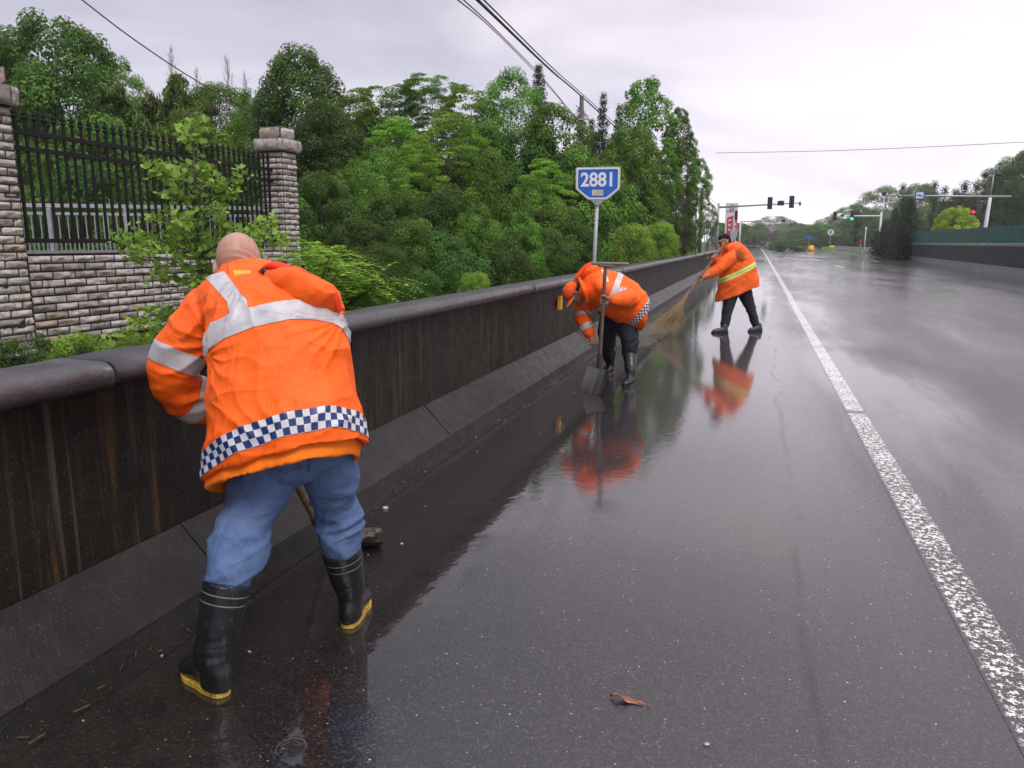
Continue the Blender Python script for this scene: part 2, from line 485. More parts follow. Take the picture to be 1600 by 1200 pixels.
# land either side, one sheet to the horizon
gs = np.concatenate([np.arange(-40, 60, 2.0), np.arange(60, 200, 8), np.array([200, 240, 300, 380, 480, 600, 800, 1200, 2000, 3500])])
gt = np.concatenate([np.array([-2500, -1200, -600, -300, -180, -120, -90]), np.arange(-70, -12, 3.0), np.arange(-12, -2, .4), np.array([-2.0, 0, 8, 16, 24, 32, 34, 36]), np.arange(40, 100, 6), np.array([120, 160, 240, 400, 800, 1500, 2500])])
S2, T2 = np.meshgrid(gs, gt, indexing='ij')
Z2 = ground_z(S2, T2)
pts = np.stack([T2.ravel(), S2.ravel(), Z2.ravel()], 1)
pts[:, 2] += np.where((pts[:, 0] < -3) | (pts[:, 0] > 37), fbm(pts * V(.25, .25, 0), 4) * .25, 0)
n1, n2 = S2.shape
ii, jj = np.meshgrid(np.arange(n1 - 1), np.arange(n2 - 1), indexing='ij')
a = (ii * n2 + jj).ravel(); fq = np.stack([a, a + 1, a + n2 + 1, a + n2], 1)
t = NT('earth_and_grass'); c = t.co()
t.set(Base_Color=t.ramp(t.noise(c, 1.4, 6, .65), (.3, (.018, .026, .010)), (.55, (.035, .060, .016)), (.75, (.06, .085, .022))), Roughness=.9,
      Normal=t.bump(t.noise(c, 9, 5), .8, .08))
me = quads_mesh('ground', pts, fq[:, ::-1] if False else fq, t.m, True)
o = link('ground', me); o.rotation_euler = (0, 0, -AZ); o['kind'] = 'structure'

# worn painted lines
def paint_mat(name, wear, col=(.86, .84, .80), edge=None):
    t = asphalt(NT(name)); c = t.co()
    a = t.noise(c, 34, 5, .72); b = t.noise(c, 2.2, 3); g = t.noise(c, 110, 2)
    sp = t.n.new('ShaderNodeSeparateXYZ'); t.l.new(c, sp.inputs[0])
    nearer = t.ramp(t.math('MULTIPLY', sp.outputs['Y'], .1), (.15, .065), (.95, -.055))
    thr = t.math('ADD', t.math('ADD', wear, nearer), t.math('MULTIPLY', t.math('SUBTRACT', b, .5), .22))
    k = t.math('MULTIPLY', t.math('SUBTRACT', t.math('ADD', a, t.math('MULTIPLY', t.math('SUBTRACT', g, .5), .35)), thr), 22, clamp=True)
    if edge is not None:
        off = t.math('ABSOLUTE', t.math('SUBTRACT', t.math('ADD', sp.outputs['X'], t.math('MULTIPLY', t.math('SUBTRACT', t.noise(c, 12, 5, .7), .5), .035)), edge))
        k = t.math('MULTIPLY', k, t.math('SUBTRACT', 1.0, t.math('MULTIPLY', t.math('SUBTRACT', off, .066), 70.0, clamp=True), clamp=True))
    p = t.n.new('ShaderNodeBsdfPrincipled'); t.put(p.inputs['Base Color'], t.mix(t.noise(c, 60), col, (.70, .68, .65)))
    p.inputs['Roughness'].default_value = .38
    t.put(p.inputs['Normal'], t.bump(a, .5, .004))
    m = t.n.new('ShaderNodeMixShader'); t.put(m.inputs[0], k); t.l.new(t.b.outputs[0], m.inputs[1]); t.l.new(p.outputs[0], m.inputs[2])
    t.l.new(m.outputs[0], t.out.inputs[0])
    return t.m
m_line = paint_mat('worn_road_paint', .475)
def strip(name, c0, w, s0, s1, z=.004, mat=None, n=40):
    a = [(c0(s) - w / 2, s) for s in np.linspace(s0, s1, n)]; b = [(c0(s) + w / 2, s) for s in np.linspace(s0, s1, n)]
    v, f = sheet(a, b, z); return road_obj(name, v, f, mat or m_line, 'structure')
lane = lambda s: .925 + .0008 * max(0, s - 8) + bend(s)
m_near = paint_mat('worn_edge_paint', .475, edge=.925)
strip('lane_line', lambda s: .925, .18, 1.2, 7.32, z=.0015, mat=m_near)
strip('lane_line', lambda s: .925, .18, 7.43, 22, z=.0015, mat=m_near)
strip('lane_line', lane, .15, 22.01, 420, n=120)
for k in range(8):
    s0 = 52 + k * 22
    strip('lane_line', lambda s: 4.9 + .004 * s + bend(s), .15, s0, s0 + 5.5, n=4)
for k in range(5):
    s0 = 70 + k * 26
    strip('lane_line', lambda s: 8.7 + .012 * s + bend(s), .15, s0, s0 + 5, n=4)

# ------------------------------------------------------------------ concrete parapet on the left
def concrete(name, lo, hi, streak=.5, streak_col=(.010, .007, .004), rough=.42, sheen=0, axis='s', brown=0.0, pale=0.0, wetness=0.0, spec=.5):
    t = NT(name); c = t.co()
    base = t.ramp(t.noise(c, 5, 7, .68), (.28, lo), (.72, hi))
    st = t.noise(t.co(scale=(3, 5.5, .35)), 1.6, 5, .62, .4)
    base = t.mix(t.math('MULTIPLY', t.ramp(st, (.40, 0.0), (.64, 1.0)), streak), base, streak_col)
    if brown:
        st2 = t.noise(t.co(scale=(3, 9, .5), loc=(2, 5, 1)), 1.9, 6, .7, .3)
        base = t.mix(t.math('MULTIPLY', t.ramp(st2, (.53, 0.0), (.70, 1.0)), brown), base, (.085, .048, .020))
    if pale:
        st3 = t.noise(t.co(scale=(2, 15, .30), loc=(7, 1, 3)), 1.5, 4, .6, .2)
        base = t.mix(t.math('MULTIPLY', t.ramp(st3, (.60, 0.0), (.70, 1.0)), pale), base, (.20, .18, .17))
    sp = t.vor(c, 55); base = t.mix(t.math('LESS_THAN', sp, .10), base, (.16, .14, .12))
    pits = t.noise(c, 90, 3)
    t.set(Base_Color=base, Roughness=t.ramp(t.noise(c, 12, 4), (.3, rough - .1), (.7, rough + .12)),
          Normal=t.bump(t.math('ADD', t.noise(c, 18, 6, .7), t.math('MULTIPLY', pits, .5)), .8, .008), Specular_IOR_Level=spec, Coat_Weight=wetness, Coat_Roughness=.22, Coat_IOR=1.5)
    return t.m
m_face = concrete('stained_wet_concrete', (.007, .005, .003), (.024, .019, .015), .7, brown=.8, pale=.24, rough=.55, spec=.25)
m_toe = concrete('toe_concrete', (.008, .007, .007), (.028, .025, .026), .35, (.008, .006, .005), .48, wetness=.10, spec=.3)
m_lip = concrete('black_kerb_concrete', (.006, .005, .004), (.020, .017, .015), .3, rough=.5)
m_cap = concrete('coping_concrete', (.026, .023, .026), (.070, .064, .070), .30, (.02, .018, .018), .40, wetness=.25)
def profile_run(prof, segs, origin_t, flip=1, jig=.0, step=1.2, jit=.001):
    """extrude a closed (t, z) outline along the road in segments"""
    v = []; f = []; n = len(prof); rnd = random.Random(7)
    for s0, s1 in segs:
        st = max(2, int((s1 - s0) / step)); off = rnd.uniform(-jig, jig); b = len(v)
        for i in range(st + 1):
            s = s0 + (s1 - s0) * i / st
            for (a, z) in prof: v.append((origin_t(s) + flip * (a + (off if z > .25 else 0)), s, z + off * .5 + rnd.uniform(-jit, jit)))
        for i in range(st):
            for j in range(n):
                k = (j + 1) % n; q = (b + i * n + j, b + i * n + k, b + (i + 1) * n + k, b + (i + 1) * n + j)
                f.append(q if flip > 0 else q[::-1])
        f.append(tuple(b + j for j in range(n))[::flip]); f.append(tuple(b + st * n + j for j in range(n))[::-flip])
    return v, f
def rsegs(a, b, L, gap):
    o = []; s = a
    while s < b: o.append((s, min(s + L - gap, b))); s += L
    return o
def road_empty(name, label, cat, group=None):
    return empty(name, (0, 0, 0), label, cat, group, rz=-AZ)
def road_part(name, v, f, mat, parent, smooth=False):
    o = mesh(name, v, f, mat, None, smooth); o.parent = parent; return o
par = road_empty('concrete_parapet', 'long dark wet concrete parapet along the left edge of the road', 'barrier')
t0 = lambda s: bend(s)
wallseg = rsegs(-3.1 - .55, 190, 3.9, .012)
face = [(-2.335, .30), (-2.335, .99), (-2.45, .99), (-2.45, .02), (-2.335, .02)]
v, f = profile_run(face, wallseg, t0, 1, .004); road_part('wall_face', v, f, m_face, par)
toe = [(-2.115, .085), (-2.14, .100), (-2.33, .300), (-2.334, .30), (-2.334, .01), (-2.13, .01), (-2.13, .085)]
v, f = profile_run(toe[::-1][::-1], rsegs(-2.6, 190, 2.6, .010), t0, 1, .003); road_part('toe_slope', v, f, m_toe, par)
lip = [(-2.105, -.01), (-2.120, .084), (-2.20, .084), (-2.20, -.01)]
v, f = profile_run(lip, rsegs(-4, 190, 5.2, .004), t0, 1, .001); road_part('kerb_lip', v, f, m_lip, par)
capo = []
for k in range(0, 11):
    a = math.radians(-95 + 17 * k); capo.append((-2.262 + .062 * math.cos(a), 1.028 + .052 * math.sin(a)))
capo += [(-2.44, 1.082), (-2.475, 1.06), (-2.475, .985), (-2.28, .975)]
v, f = profile_run(capo, rsegs(-3.4, 30, 5.6, .012), t0, 1, .003, step=.12, jit=.0022); v_, f_ = profile_run(capo, rsegs(30.2, 190, 5.6, .012), t0, 1, .003); f = f + [tuple(i + len(v) for i in q) for q in f_]; v = v + v_; o = road_part('coping', v, f, m_cap, par, False); o.data.polygons.foreach_set('use_smooth', [len(p.vertices) == 4 for p in o.data.polygons])
core = [(-2.36, .0), (-2.36, .97), (-2.43, .97), (-2.43, .0)]
v, f = profile_run(core, [(-3.5, 189)], t0, 1, 0); road_part('joint_filler', v, f, m_lip, par)

m_yel = simple('yellow_reflector', (.80, .42, .02), .35, namp=.1)
for i, (px, py, h) in enumerate(((875, 473, .2), (1106, 402, .3), (1017, 432, .0))):
    if h == 0: continue
    s = onT(px, -2.30); z = P(px, py, W(s, -2.3)[1])[2]
    th = empty('road_reflector', W(s, -2.3, z), ('yellow plastic reflector strip on the parapet beside the bending man',
             'small yellow reflector on the far parapet near the sweeping man')[i], 'reflector', rz=-AZ)
    mb = MB().box((-.020, -.030 if i == 0 else -.07, -.085), (.032, .030 if i == 0 else .07, .085)); q = mb.build('reflector_plate', m_yel, None, bevel=.005); q.parent = th
    mb = MB().box((-.034, -.022, -.045), (-.0205, .022, .045)); q = mb.build('bracket', m_lip, None); q.parent = th

# ------------------------------------------------------------------ stone-tiled pillars, low wall, iron fence
TB = -5.8
t = NT('split_face_stone'); c = t.co()
tone = t.attr('tone')
b1 = t.ramp(tone, (0, (.24, .205, .185)), (.35, (.42, .38, .355)), (.7, (.55, .51, .485)), (1, (.36, .28, .21)))
rust = t.ramp(t.noise(c, 7, 5, .7), (.56, 0.0), (.68, .75))
b1 = t.mix(rust, b1, (.20, .115, .055))
grime = t.ramp(t.noise(c, 16, 5, .7), (.45, 0.0), (.75, .75)); b1 = t.mix(grime, b1, (.045, .04, .038))
t.set(Base_Color=b1, Roughness=.55, Normal=t.bump(t.noise(c, 55, 6, .75), .6, .008)); m_stone = t.m
m_mortar = simple('dark_mortar', (.028, .024, .022), .8)
def tile_face(org, ux, uz, nrm, width, height, row=.0665, tw=.225, joint=.012, rise=.014, seed=0, stag=True):
    """split-face tiles covering a rectangle: returns verts, faces, tone"""
    rnd = np.random.RandomState(seed); vs = []; fs = []; tn = []
    rows = max(1, int(round(height / row))); rh = height / rows; nx, nz = 10, 6
    for r in range(rows):
        off = (-tw / 2 if (r % 2 and stag) else 0); x = off
        while x < width - .01:
            x0 = max(0, x) + joint / 2; x1 = min(width, x + tw) - joint / 2
            if x1 - x0 > .02:
                z0 = r * rh + joint / 2; z1 = (r + 1) * rh - joint / 2; b = sum(len(q) for q in vs)
                gx, gz = np.meshgrid(np.linspace(0, 1, nx), np.linspace(0, 1, nz))
                ph = rnd.rand(3) * 50
                e = np.minimum(np.minimum(gx, 1 - gx) * 9, np.minimum(gz, 1 - gz) * 4).clip(0, 1)
                nn = fbm(np.stack([gx.ravel() * 3 + ph[0], gz.ravel() * 2 + ph[1], gx.ravel() * 0 + ph[2]], 1), seed).reshape(gx.shape)
                d = e * (rise * (.75 + .5 * rnd.rand()) + nn * .016)
                X = x0 + gx * (x1 - x0); Z = z0 + gz * (z1 - z0)
                q = org + X.ravel()[:, None] * ux + Z.ravel()[:, None] * uz + d.ravel()[:, None] * nrm
                vs.append(q)
                for i in range(nz - 1):
                    for j in range(nx - 1):
                        k = b + i * nx + j; fs.append((k, k + 1, k + nx + 1, k + nx)); 
                tn += [rnd.rand()] * ((nx - 1) * (nz - 1))
            x += tw
    return np.concatenate(vs), np.array(fs), tn
def stone_block(name, s0, s1, ta, tb, z0, z1, parent, faces='road left right', seed=0, **kw):
    """(road-frame) box clad with tiles on visible faces"""
    vs = []; fs = []; tn = []; b = 0
    jobs = []
    if 'road' in faces: jobs.append((V(tb, s0, z0), V(0, 1, 0), V(1, 0, 0), s1 - s0))
    if 'near' in faces: jobs.append((V(ta, s0, z0), V(1, 0, 0), V(0, -1, 0), tb - ta))
    if 'far' in faces: jobs.append((V(tb, s1, z0), V(-1, 0, 0), V(0, 1, 0), tb - ta))
    if 'back' in faces: jobs.append((V(ta, s1, z0), V(0, -1, 0), V(-1, 0, 0), s1 - s0))
    for k, (org, ux, nr, wd) in enumerate(jobs):
        q, f, tt = tile_face(org, ux, V(0, 0, 1), nr, wd, z1 - z0, seed=seed + k, **kw)
        vs.append(q); fs.append(f + b); b += len(q); tn += tt
    me = quads_mesh(name, np.concatenate(vs), np.concatenate(fs), m_stone, False, tn)
    o = bpy.data.objects.new(name, me); COL.objects.link(o); o.parent = parent
    return o
def pillar(s0, s1, ztop, label, seed, zb=-1.75):
    th = road_empty('stone_pillar', label, 'pillar', 'stone pillars of the compound fence')
    w = s1 - s0; ta, tb = TB - w / 2, TB + w / 2
    mb = MB().box((ta, s0, zb), (tb, s1, ztop - .01)); q = mb.build('core', m_mortar); q.parent = th
    stone_block('shaft', s0, s1, ta, tb, .58, ztop - .30, th, 'road near far back', seed)
    c1 = .05
    mb = MB().box((ta - c1 + .01, s0 - c1 + .01, ztop - .285), (tb + c1 - .01, s1 + c1 - .01, ztop - .135)).box((ta + .004, s0 + .004, ztop - .134), (tb - .004, s1 - .004, ztop))
    q = mb.build('cap_core', m_stone); q.parent = th
    stone_block('cap_course', s0 - c1, s1 + c1, ta - c1, tb + c1, ztop - .28, ztop - .14, th, 'road near far back', seed + 9, row=.14, tw=.34)
    stone_block('cap_top', s0, s1, ta, tb, ztop - .13, ztop - .005, th, 'road near far back', seed + 19, row=.12, tw=.3)
sl = onT(54, TB + .25); sr0 = onT(431, TB)
zt = lambda px, py: P(px, py, W(onT(px, TB), TB)[1])[2]
PW = .31
pillar(sl - PW, sl, zt(20, 108), 'grey split-stone pillar at the left edge of the photo', 11)
pillar(sr0, sr0 + PW, zt(435, 199), 'grey split-stone pillar at the right end of the iron fence', 41)
lw = road_empty('stone_wall', 'low wall of grey split-face stone tiles under the iron fence', 'wall')
zlow = 1.40; zbot = .66
mb = MB().box((TB - .12, sl - 6, zbot - .01), (TB + .112, sl - PW - .03, zlow + .012)).box((TB - .12, sl + .03, zbot - .01), (TB + .112, sr0 - .03, zlow + .012))
q = mb.build('core', m_mortar); q.parent = lw
stone_block('tile_courses', sl + .03, sr0 - .02, TB - .12, TB + .125, zbot, zlow, lw, 'road', 71)
stone_block('tile_courses', sl - 6, sl - PW - .03, TB - .12, TB + .125, zbot, zlow, lw, 'road', 72)
mb = MB().box((TB - .16, sl + .02, zlow + .014), (TB + .13, sr0 - .02, zlow + .035)); q = mb.build('coping', simple('stone_coping', (.22, .2, .2), .5)); q.parent = lw
mb = MB().box((TB - .18, sl - 6, zbot - .16), (TB + .10, sr0 + .4, zbot - .014)); q = mb.build('footing_beam', m_mortar); q.parent = lw
# fence under-structure: short concrete posts in the gap
m_post = concrete('pale_concrete', (.16, .145, .12), (.30, .27, .23), .3, (.07, .06, .05), .6)
for i, px in enumerate((150, 208, 268)):
    s = onT(px, TB); mb = MB().box((TB - .14, s - .10, -1.8), (TB + .06, s + .10, zbot - .165)); o = mb.build('concrete_post', m_post, bevel=.01); o.rotation_euler = (0, 0, -AZ)
    tag(o, ('concrete stub post under the stone wall, leftmost of three', 'concrete stub post under the stone wall, middle of three', 'concrete stub post under the stone wall, nearest the orange worker')[i], 'post', 'posts under the stone wall')
o = MB().box((-7.6, sl - 7, -1.8), (-7.4, sr0 + .5, .45)).build('yard_wall', concrete('tan_plaster', (.14, .11, .06), (.24, .19, .11), .4, (.04, .03, .02), .8)); o.rotation_euler = (0, 0, -AZ)
tag(o, 'tan plastered wall glimpsed through the gap below the stone wall', 'wall')
m_iron = simple('black_iron', (.010, .008, .008), .5, 0, 60, .4, spec=.2)
fe = road_empty('iron_fence', 'black iron fence with spear-tipped bars between two stone pillars', 'fence')
ztop_bar = P(50, 172, W(onT(50, TB), TB)[1])[2]
zr = (ztop_bar - .17, ztop_bar - .30, zlow + .12)
for z in zr: q = MB().box((TB - .02, sl + .0, z - .018), (TB + .02, sr0 + .02, z + .018)).build('rail', m_iron); q.parent = fe
nb = int((sr0 - sl) / .092)
for i in range(nb):
    s = sl + .07 + i * (sr0 - sl - .14) / (nb - 1); mb = MB()
    mb.box((TB - .010, s - .010, zr[2] + .0), (TB + .010, s + .010, ztop_bar - .07))
    z = ztop_bar - .07
    pr = [(.010, 0), (.024, .022), (.012, .034), (.020, .055), (.0, .115)]; vv = []; ff = []
    for r, h in pr[:-1]:
        for a, b in ((-1, -1), (1, -1), (1, 1), (-1, 1)): vv.append((TB + a * r * .5, s + b * r, z + h))
    vv.append((TB, s, z + .115))
    for k in range(3):
        for j in range(4): ff.append((k * 4 + j, k * 4 + (j + 1) % 4, k * 4 + 4 + (j + 1) % 4, k * 4 + 4 + j))
    for j in range(4): ff.append((12 + j, 12 + (j + 1) % 4, 16))
    mb.add(vv, ff); q = mb.build('picket', m_iron); q.parent = fe
for ss_ in (sl + (sr0 - sl) * .33, sl + (sr0 - sl) * .70):
    q = MB().box((TB - .03, ss_ - .03, zlow + .036), (TB + .03, ss_ + .03, zr[2] - .019)).build('foot', m_iron); q.parent = fe
# steel railing further back
m_steel = simple('galvanised_steel', (.42, .42, .43), .35, .6, 12, .2)
A = P(-60, 319, 10.2); B = P(432, 326, 11.2)
rl = empty('steel_railing', (A[0], A[1], 0), 'pale steel railing with thin uprights behind the iron fence', 'railing')
for dz, w in ((0, .05), (-.105, .035), (-.62, .035)):
    MB().bar(A + V(0, 0, dz), B + V(0, 0, dz), w, w).build('rail', m_steel, rl)
for k in range(72):
    q = A + (B - A) * (k + .5) / 72; MB().bar(q + V(0, 0, -.61), q + V(0, 0, -.12), .012, .012).build('baluster', m_steel, rl)
for k in range(5):
    q = A + (B - A) * (k + .1) / 4.2; MB().bar(q + V(0, -.03, -2.4), q + V(0, -.03, -.03), .05, .05).build('post', m_steel, rl)
# ------------------------------------------------------------------ trees and plants
def leaf_mat(name, dark, mid, lite, rough=.6, trans=.30):
    t = NT(name); tone = t.attr('tone')
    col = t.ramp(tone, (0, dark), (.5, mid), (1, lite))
    o = t.math('ADD', t.math('MULTIPLY', t.orand(), .75), .72)
    h = t.n.new('ShaderNodeHueSaturation'); t.l.new(col, h.inputs['Color']); t.put(h.inputs['Value'], o)
    t.put(h.inputs['Hue'], t.math('ADD', t.math('MULTIPLY', t.orand(), .035), .475))
    t.set(Base_Color=h.outputs[0], Roughness=rough, Specular_IOR_Level=.22)
    tr = t.n.new('ShaderNodeBsdfTranslucent'); t.put(tr.inputs[0], t.mix(.45, h.outputs[0], (.30, .42, .05)))
    m = t.n.new('ShaderNodeMixShader'); m.inputs[0].default_value = trans
    t.l.new(t.b.outputs[0], m.inputs[1]); t.l.new(tr.outputs[0], m.inputs[2]); t.l.new(m.outputs[0], t.out.inputs[0])
    return t.m
M_DARK = leaf_mat('dark_evergreen_leaves', (.016, .045, .011), (.044, .108, .022), (.11, .22, .044))
M_MID = leaf_mat('mid_green_leaves', (.026, .075, .012), (.074, .18, .024), (.19, .38, .055))
M_LITE = leaf_mat('fresh_green_leaves', (.07, .16, .020), (.16, .32, .040), (.32, .52, .08), trans=.35)
M_OLIVE = leaf_mat('olive_leaves', (.07, .075, .03), (.12, .13, .055), (.20, .20, .10))
M_CONI = leaf_mat('conifer_needles', (.012, .026, .014), (.022, .045, .022), (.045, .075, .035), .6, .1)
M_PURP = leaf_mat('purple_leaves', (.028, .015, .022), (.050, .026, .038), (.085, .05, .06), .5, .15)
M_BRIGHT = leaf_mat('bright_yellow_green_leaves', (.16, .26, .02), (.30, .46, .04), (.50, .66, .08), .5, .4)
m_bark = simple('bark', (.075, .060, .048), .85, 0, 14, .4, .6)
m_barkd = simple('dark_bark', (.035, .030, .027), .9, 0, 14, .4, .6)

def leaves(cen, nrm, size, rs, aspect=.5, droop=0.0, tone=None):
    """one four-cornered leaf per centre"""
    n = len(cen); nrm = nrm / (np.linalg.norm(nrm, axis=1, keepdims=True) + 1e-9)
    d = rs.normal(size=(n, 3)); d[:, 2] -= droop
    d -= nrm * (d * nrm).sum(1, keepdims=True); d /= np.linalg.norm(d, axis=1, keepdims=True) + 1e-9
    w = np.cross(nrm, d); L = (size * (.7 + .6 * rs.rand(n)))[:, None]
    v = np.stack([cen - d * L * .5, cen + w * L * aspect * .5 + nrm * L * .06, cen + d * L * .55 - nrm * L * .08, cen - w * L * aspect * .5 + nrm * L * .06], 1).reshape(-1, 3)
    f = np.arange(n * 4).reshape(n, 4)
    tn = rs.rand(n) if tone is None else np.clip(tone + rs.normal(size=n) * .07, 0, 1)
    return v, f, tn
def limb_mesh(trunk_pts, trunk_r, tips, rs, name):
    mb = MB(); mb.tube(trunk_pts, trunk_r, 8)
    tp = np.array(trunk_pts)
    for q in tips:
        i = min(len(tp) - 1, max(1, int(len(tp) * (.25 + .6 * rs.rand())))); a = tp[i]
        if a[2] > q[2]: a = tp[max(1, i - 1)]
        m = (a + q) / 2 + V(*(rs.normal(size=3) * .25)) + V(0, 0, -.15)
        r = trunk_r[i] * .45
        mb.tube([a, m, q], [r, r * .6, r * .15], 5)
    me = bpy.data.meshes.new(name); me.from_pydata(mb.v, [], mb.f); me.update(); me.polygons.foreach_set('use_smooth', [True] * len(me.polygons))
    return me
PROTO = {}
def broad(seed, nl=85, per=150, R=3.4, H=10.0, z0=.12, shape='dome', size=.21, lobe=(.7, 1.35), mat=None, lay=1.0, layered=False, fill=.5):
    """crown of overlapping leaf clumps round a tapered, branching trunk"""
    rs = np.random.RandomState(seed); C = []; N = []; T = []; tips = []
    for k in range(nl):
        u = rs.rand(); z = z0 + (1 - z0) * ((k + rs.rand()) / nl)
        h = (z - z0) / (1 - z0)
        prof = {'dome': math.sqrt(max(0, 1 - max(0, (h - .45) / .56) ** 2)) * (.55 + .45 * min(1, h * 3)),
                'cone': (1 - h) ** .75 * .95 + .08, 'tall': math.sin(math.pi * min(1, .12 + h * .86)) ** .6,
                'vase': .35 + .75 * h ** .7 if h < .85 else 1.0 * (1 - (h - .85) * 3.5)}[shape]
        ang = k * 2.39996 + rs.normal() * .5; rad = R * prof * (.45 + .55 * math.sqrt(rs.rand())) * (.86 + .28 * rs.rand())
        c = V(rad * math.cos(ang), rad * math.sin(ang), H * z)
        lr = rs.uniform(*lobe) * (.7 + .3 * prof); tips.append(c)
        out = unit(V(c[0], c[1], 0) + 1e-6) * .7 + V(0, 0, .75)
        m = int(per * 1.75 * (lr / 1.0) ** 2)
        d = rs.normal(size=(m, 3)); d /= np.linalg.norm(d, axis=1, keepdims=True)
        flip = (d @ out) < -.25; d[flip] *= -1
        rr = lr * (.34 + .68 * rs.rand(m) ** .55)
        q = d * rr[:, None]
        if layered: q[:, 2] *= .33
        q[:, 2] *= .82
        C.append(c + q); nn = d + V(0, 0, .6) + rs.normal(size=(m, 3)) * .45
        if layered: nn = V(0, 0, 1.0) + rs.normal(size=(m, 3)) * .38
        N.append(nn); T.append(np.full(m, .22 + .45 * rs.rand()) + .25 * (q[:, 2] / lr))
    C = np.concatenate(C); N = np.concatenate(N); T = np.concatenate(T)
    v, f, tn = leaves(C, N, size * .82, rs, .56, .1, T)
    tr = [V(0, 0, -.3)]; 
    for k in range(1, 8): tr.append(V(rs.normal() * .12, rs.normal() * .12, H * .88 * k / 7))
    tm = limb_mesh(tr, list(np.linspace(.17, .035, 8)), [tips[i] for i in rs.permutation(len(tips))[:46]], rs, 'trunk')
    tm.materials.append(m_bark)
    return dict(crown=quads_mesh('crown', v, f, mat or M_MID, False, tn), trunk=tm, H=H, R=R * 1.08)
def conifer(seed, H=10.0, R=1.9, mat=None, tiers=26, sparse=0.0, top=1.0, low=.12, size=.16):
    rs = np.random.RandomState(seed); C = []; N = []; T = []; tips = []
    for k in range(tiers):
        h = low + (1 - low) * k / (tiers - 1); rr = R * (1 - h) ** .8 * (.75 + .5 * rs.rand()) + .16
        nb = int(6 + 5 * (1 - h))
        for j in range(nb):
            if rs.rand() < sparse: continue
            a = 2 * math.pi * (j + rs.rand()) / nb; L = rr * (.7 + .5 * rs.rand()); m = int(26 + 46 * L)
            s = rs.rand(m) ** .7; dirv = V(math.cos(a), math.sin(a), -.10)
            q = V(0, 0, H * h) + s[:, None] * L * dirv + rs.normal(size=(m, 3)) * V(.13, .13, .12) * (1.2 - .5 * s[:, None])
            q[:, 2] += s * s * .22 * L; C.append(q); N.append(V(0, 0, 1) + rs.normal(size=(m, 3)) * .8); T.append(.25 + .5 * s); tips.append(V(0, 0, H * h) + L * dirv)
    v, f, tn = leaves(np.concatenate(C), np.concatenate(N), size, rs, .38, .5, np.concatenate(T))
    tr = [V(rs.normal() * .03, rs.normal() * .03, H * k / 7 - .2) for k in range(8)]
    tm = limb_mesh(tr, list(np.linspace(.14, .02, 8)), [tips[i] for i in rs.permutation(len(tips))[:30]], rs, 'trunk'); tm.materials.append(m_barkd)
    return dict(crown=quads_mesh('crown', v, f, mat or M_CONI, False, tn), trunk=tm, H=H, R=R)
def bamboo(seed, mat, H=10.0, culms=9, R=1.6, dens=1.0):
    rs = np.random.RandomState(seed); C = []; N = []; mb = MB()
    for k in range(culms):
        a = rs.rand() * 6.28; b = V(math.cos(a), math.sin(a), 0); base = b * rs.rand() * R * .35; Hh = H * (.72 + .28 * rs.rand())
        pts = [base + b * (R * .9) * (t ** 2.6) + V(0, 0, Hh * (t - .10 * t ** 5)) for t in np.linspace(0, 1, 9)]
        mb.tube(pts, list(np.linspace(.05, .008, 9)), 5)
        for t in np.linspace(.35, 1, 26):
            p = base + b * (R * .9) * (t ** 2.6) + V(0, 0, Hh * (t - .10 * t ** 5))
            for j in range(3):
                aa = rs.rand() * 6.28; L = .75 * (1.25 - t) + .15; m = int(26 * dens)
                s = rs.rand(m); d = V(math.cos(aa), math.sin(aa), .15)
                q = p + s[:, None] * L * d + rs.normal(size=(m, 3)) * .07; q[:, 2] -= s ** 2 * L * .55
                C.append(q); N.append(V(0, 0, .6) + rs.normal(size=(m, 3)) * .8)
    v, f, tn = leaves(np.concatenate(C), np.concatenate(N), .36, rs, .20, 1.4)
    me = bpy.data.meshes.new('trunk'); me.from_pydata(mb.v, [], mb.f); me.materials.append(simple('bamboo_culm', (.10, .12, .05), .5)); me.update()
    return dict(crown=quads_mesh('crown', v, f, mat, False, tn), trunk=me, H=H, R=R)
def bare(seed, H=10.0, R=1.5):
    rs = np.random.RandomState(seed); mb = MB(); mb.tube([V(0, 0, H * k / 6) for k in range(7)], list(np.linspace(.10, .012, 7)), 6)
    for k in range(46):
        h = .25 + .72 * k / 46; a = k * 2.4; L = R * (1.12 - h) * (.8 + .4 * rs.rand()); d = V(math.cos(a), math.sin(a), 0)
        p = V(0, 0, H * h); e = p + d * L * .75 + V(0, 0, L * 1.5)
        mb.tube([p, p + d * L * .45 + V(0, 0, L * .5), e], [.022, .014, .006], 4)
        for j in range(5):
            q = p + (e - p) * (.3 + .14 * j); mb.tube([q, q + V(*(rs.normal(size=3) * .18)) + V(0, 0, .30)], [.009, .004], 3)
    me = bpy.data.meshes.new('trunk'); me.from_pydata(mb.v, [], mb.f); me.materials.append(simple('pale_bark', (.17, .15, .14), .8)); me.update()
    return dict(crown=None, trunk=me, H=H, R=R)
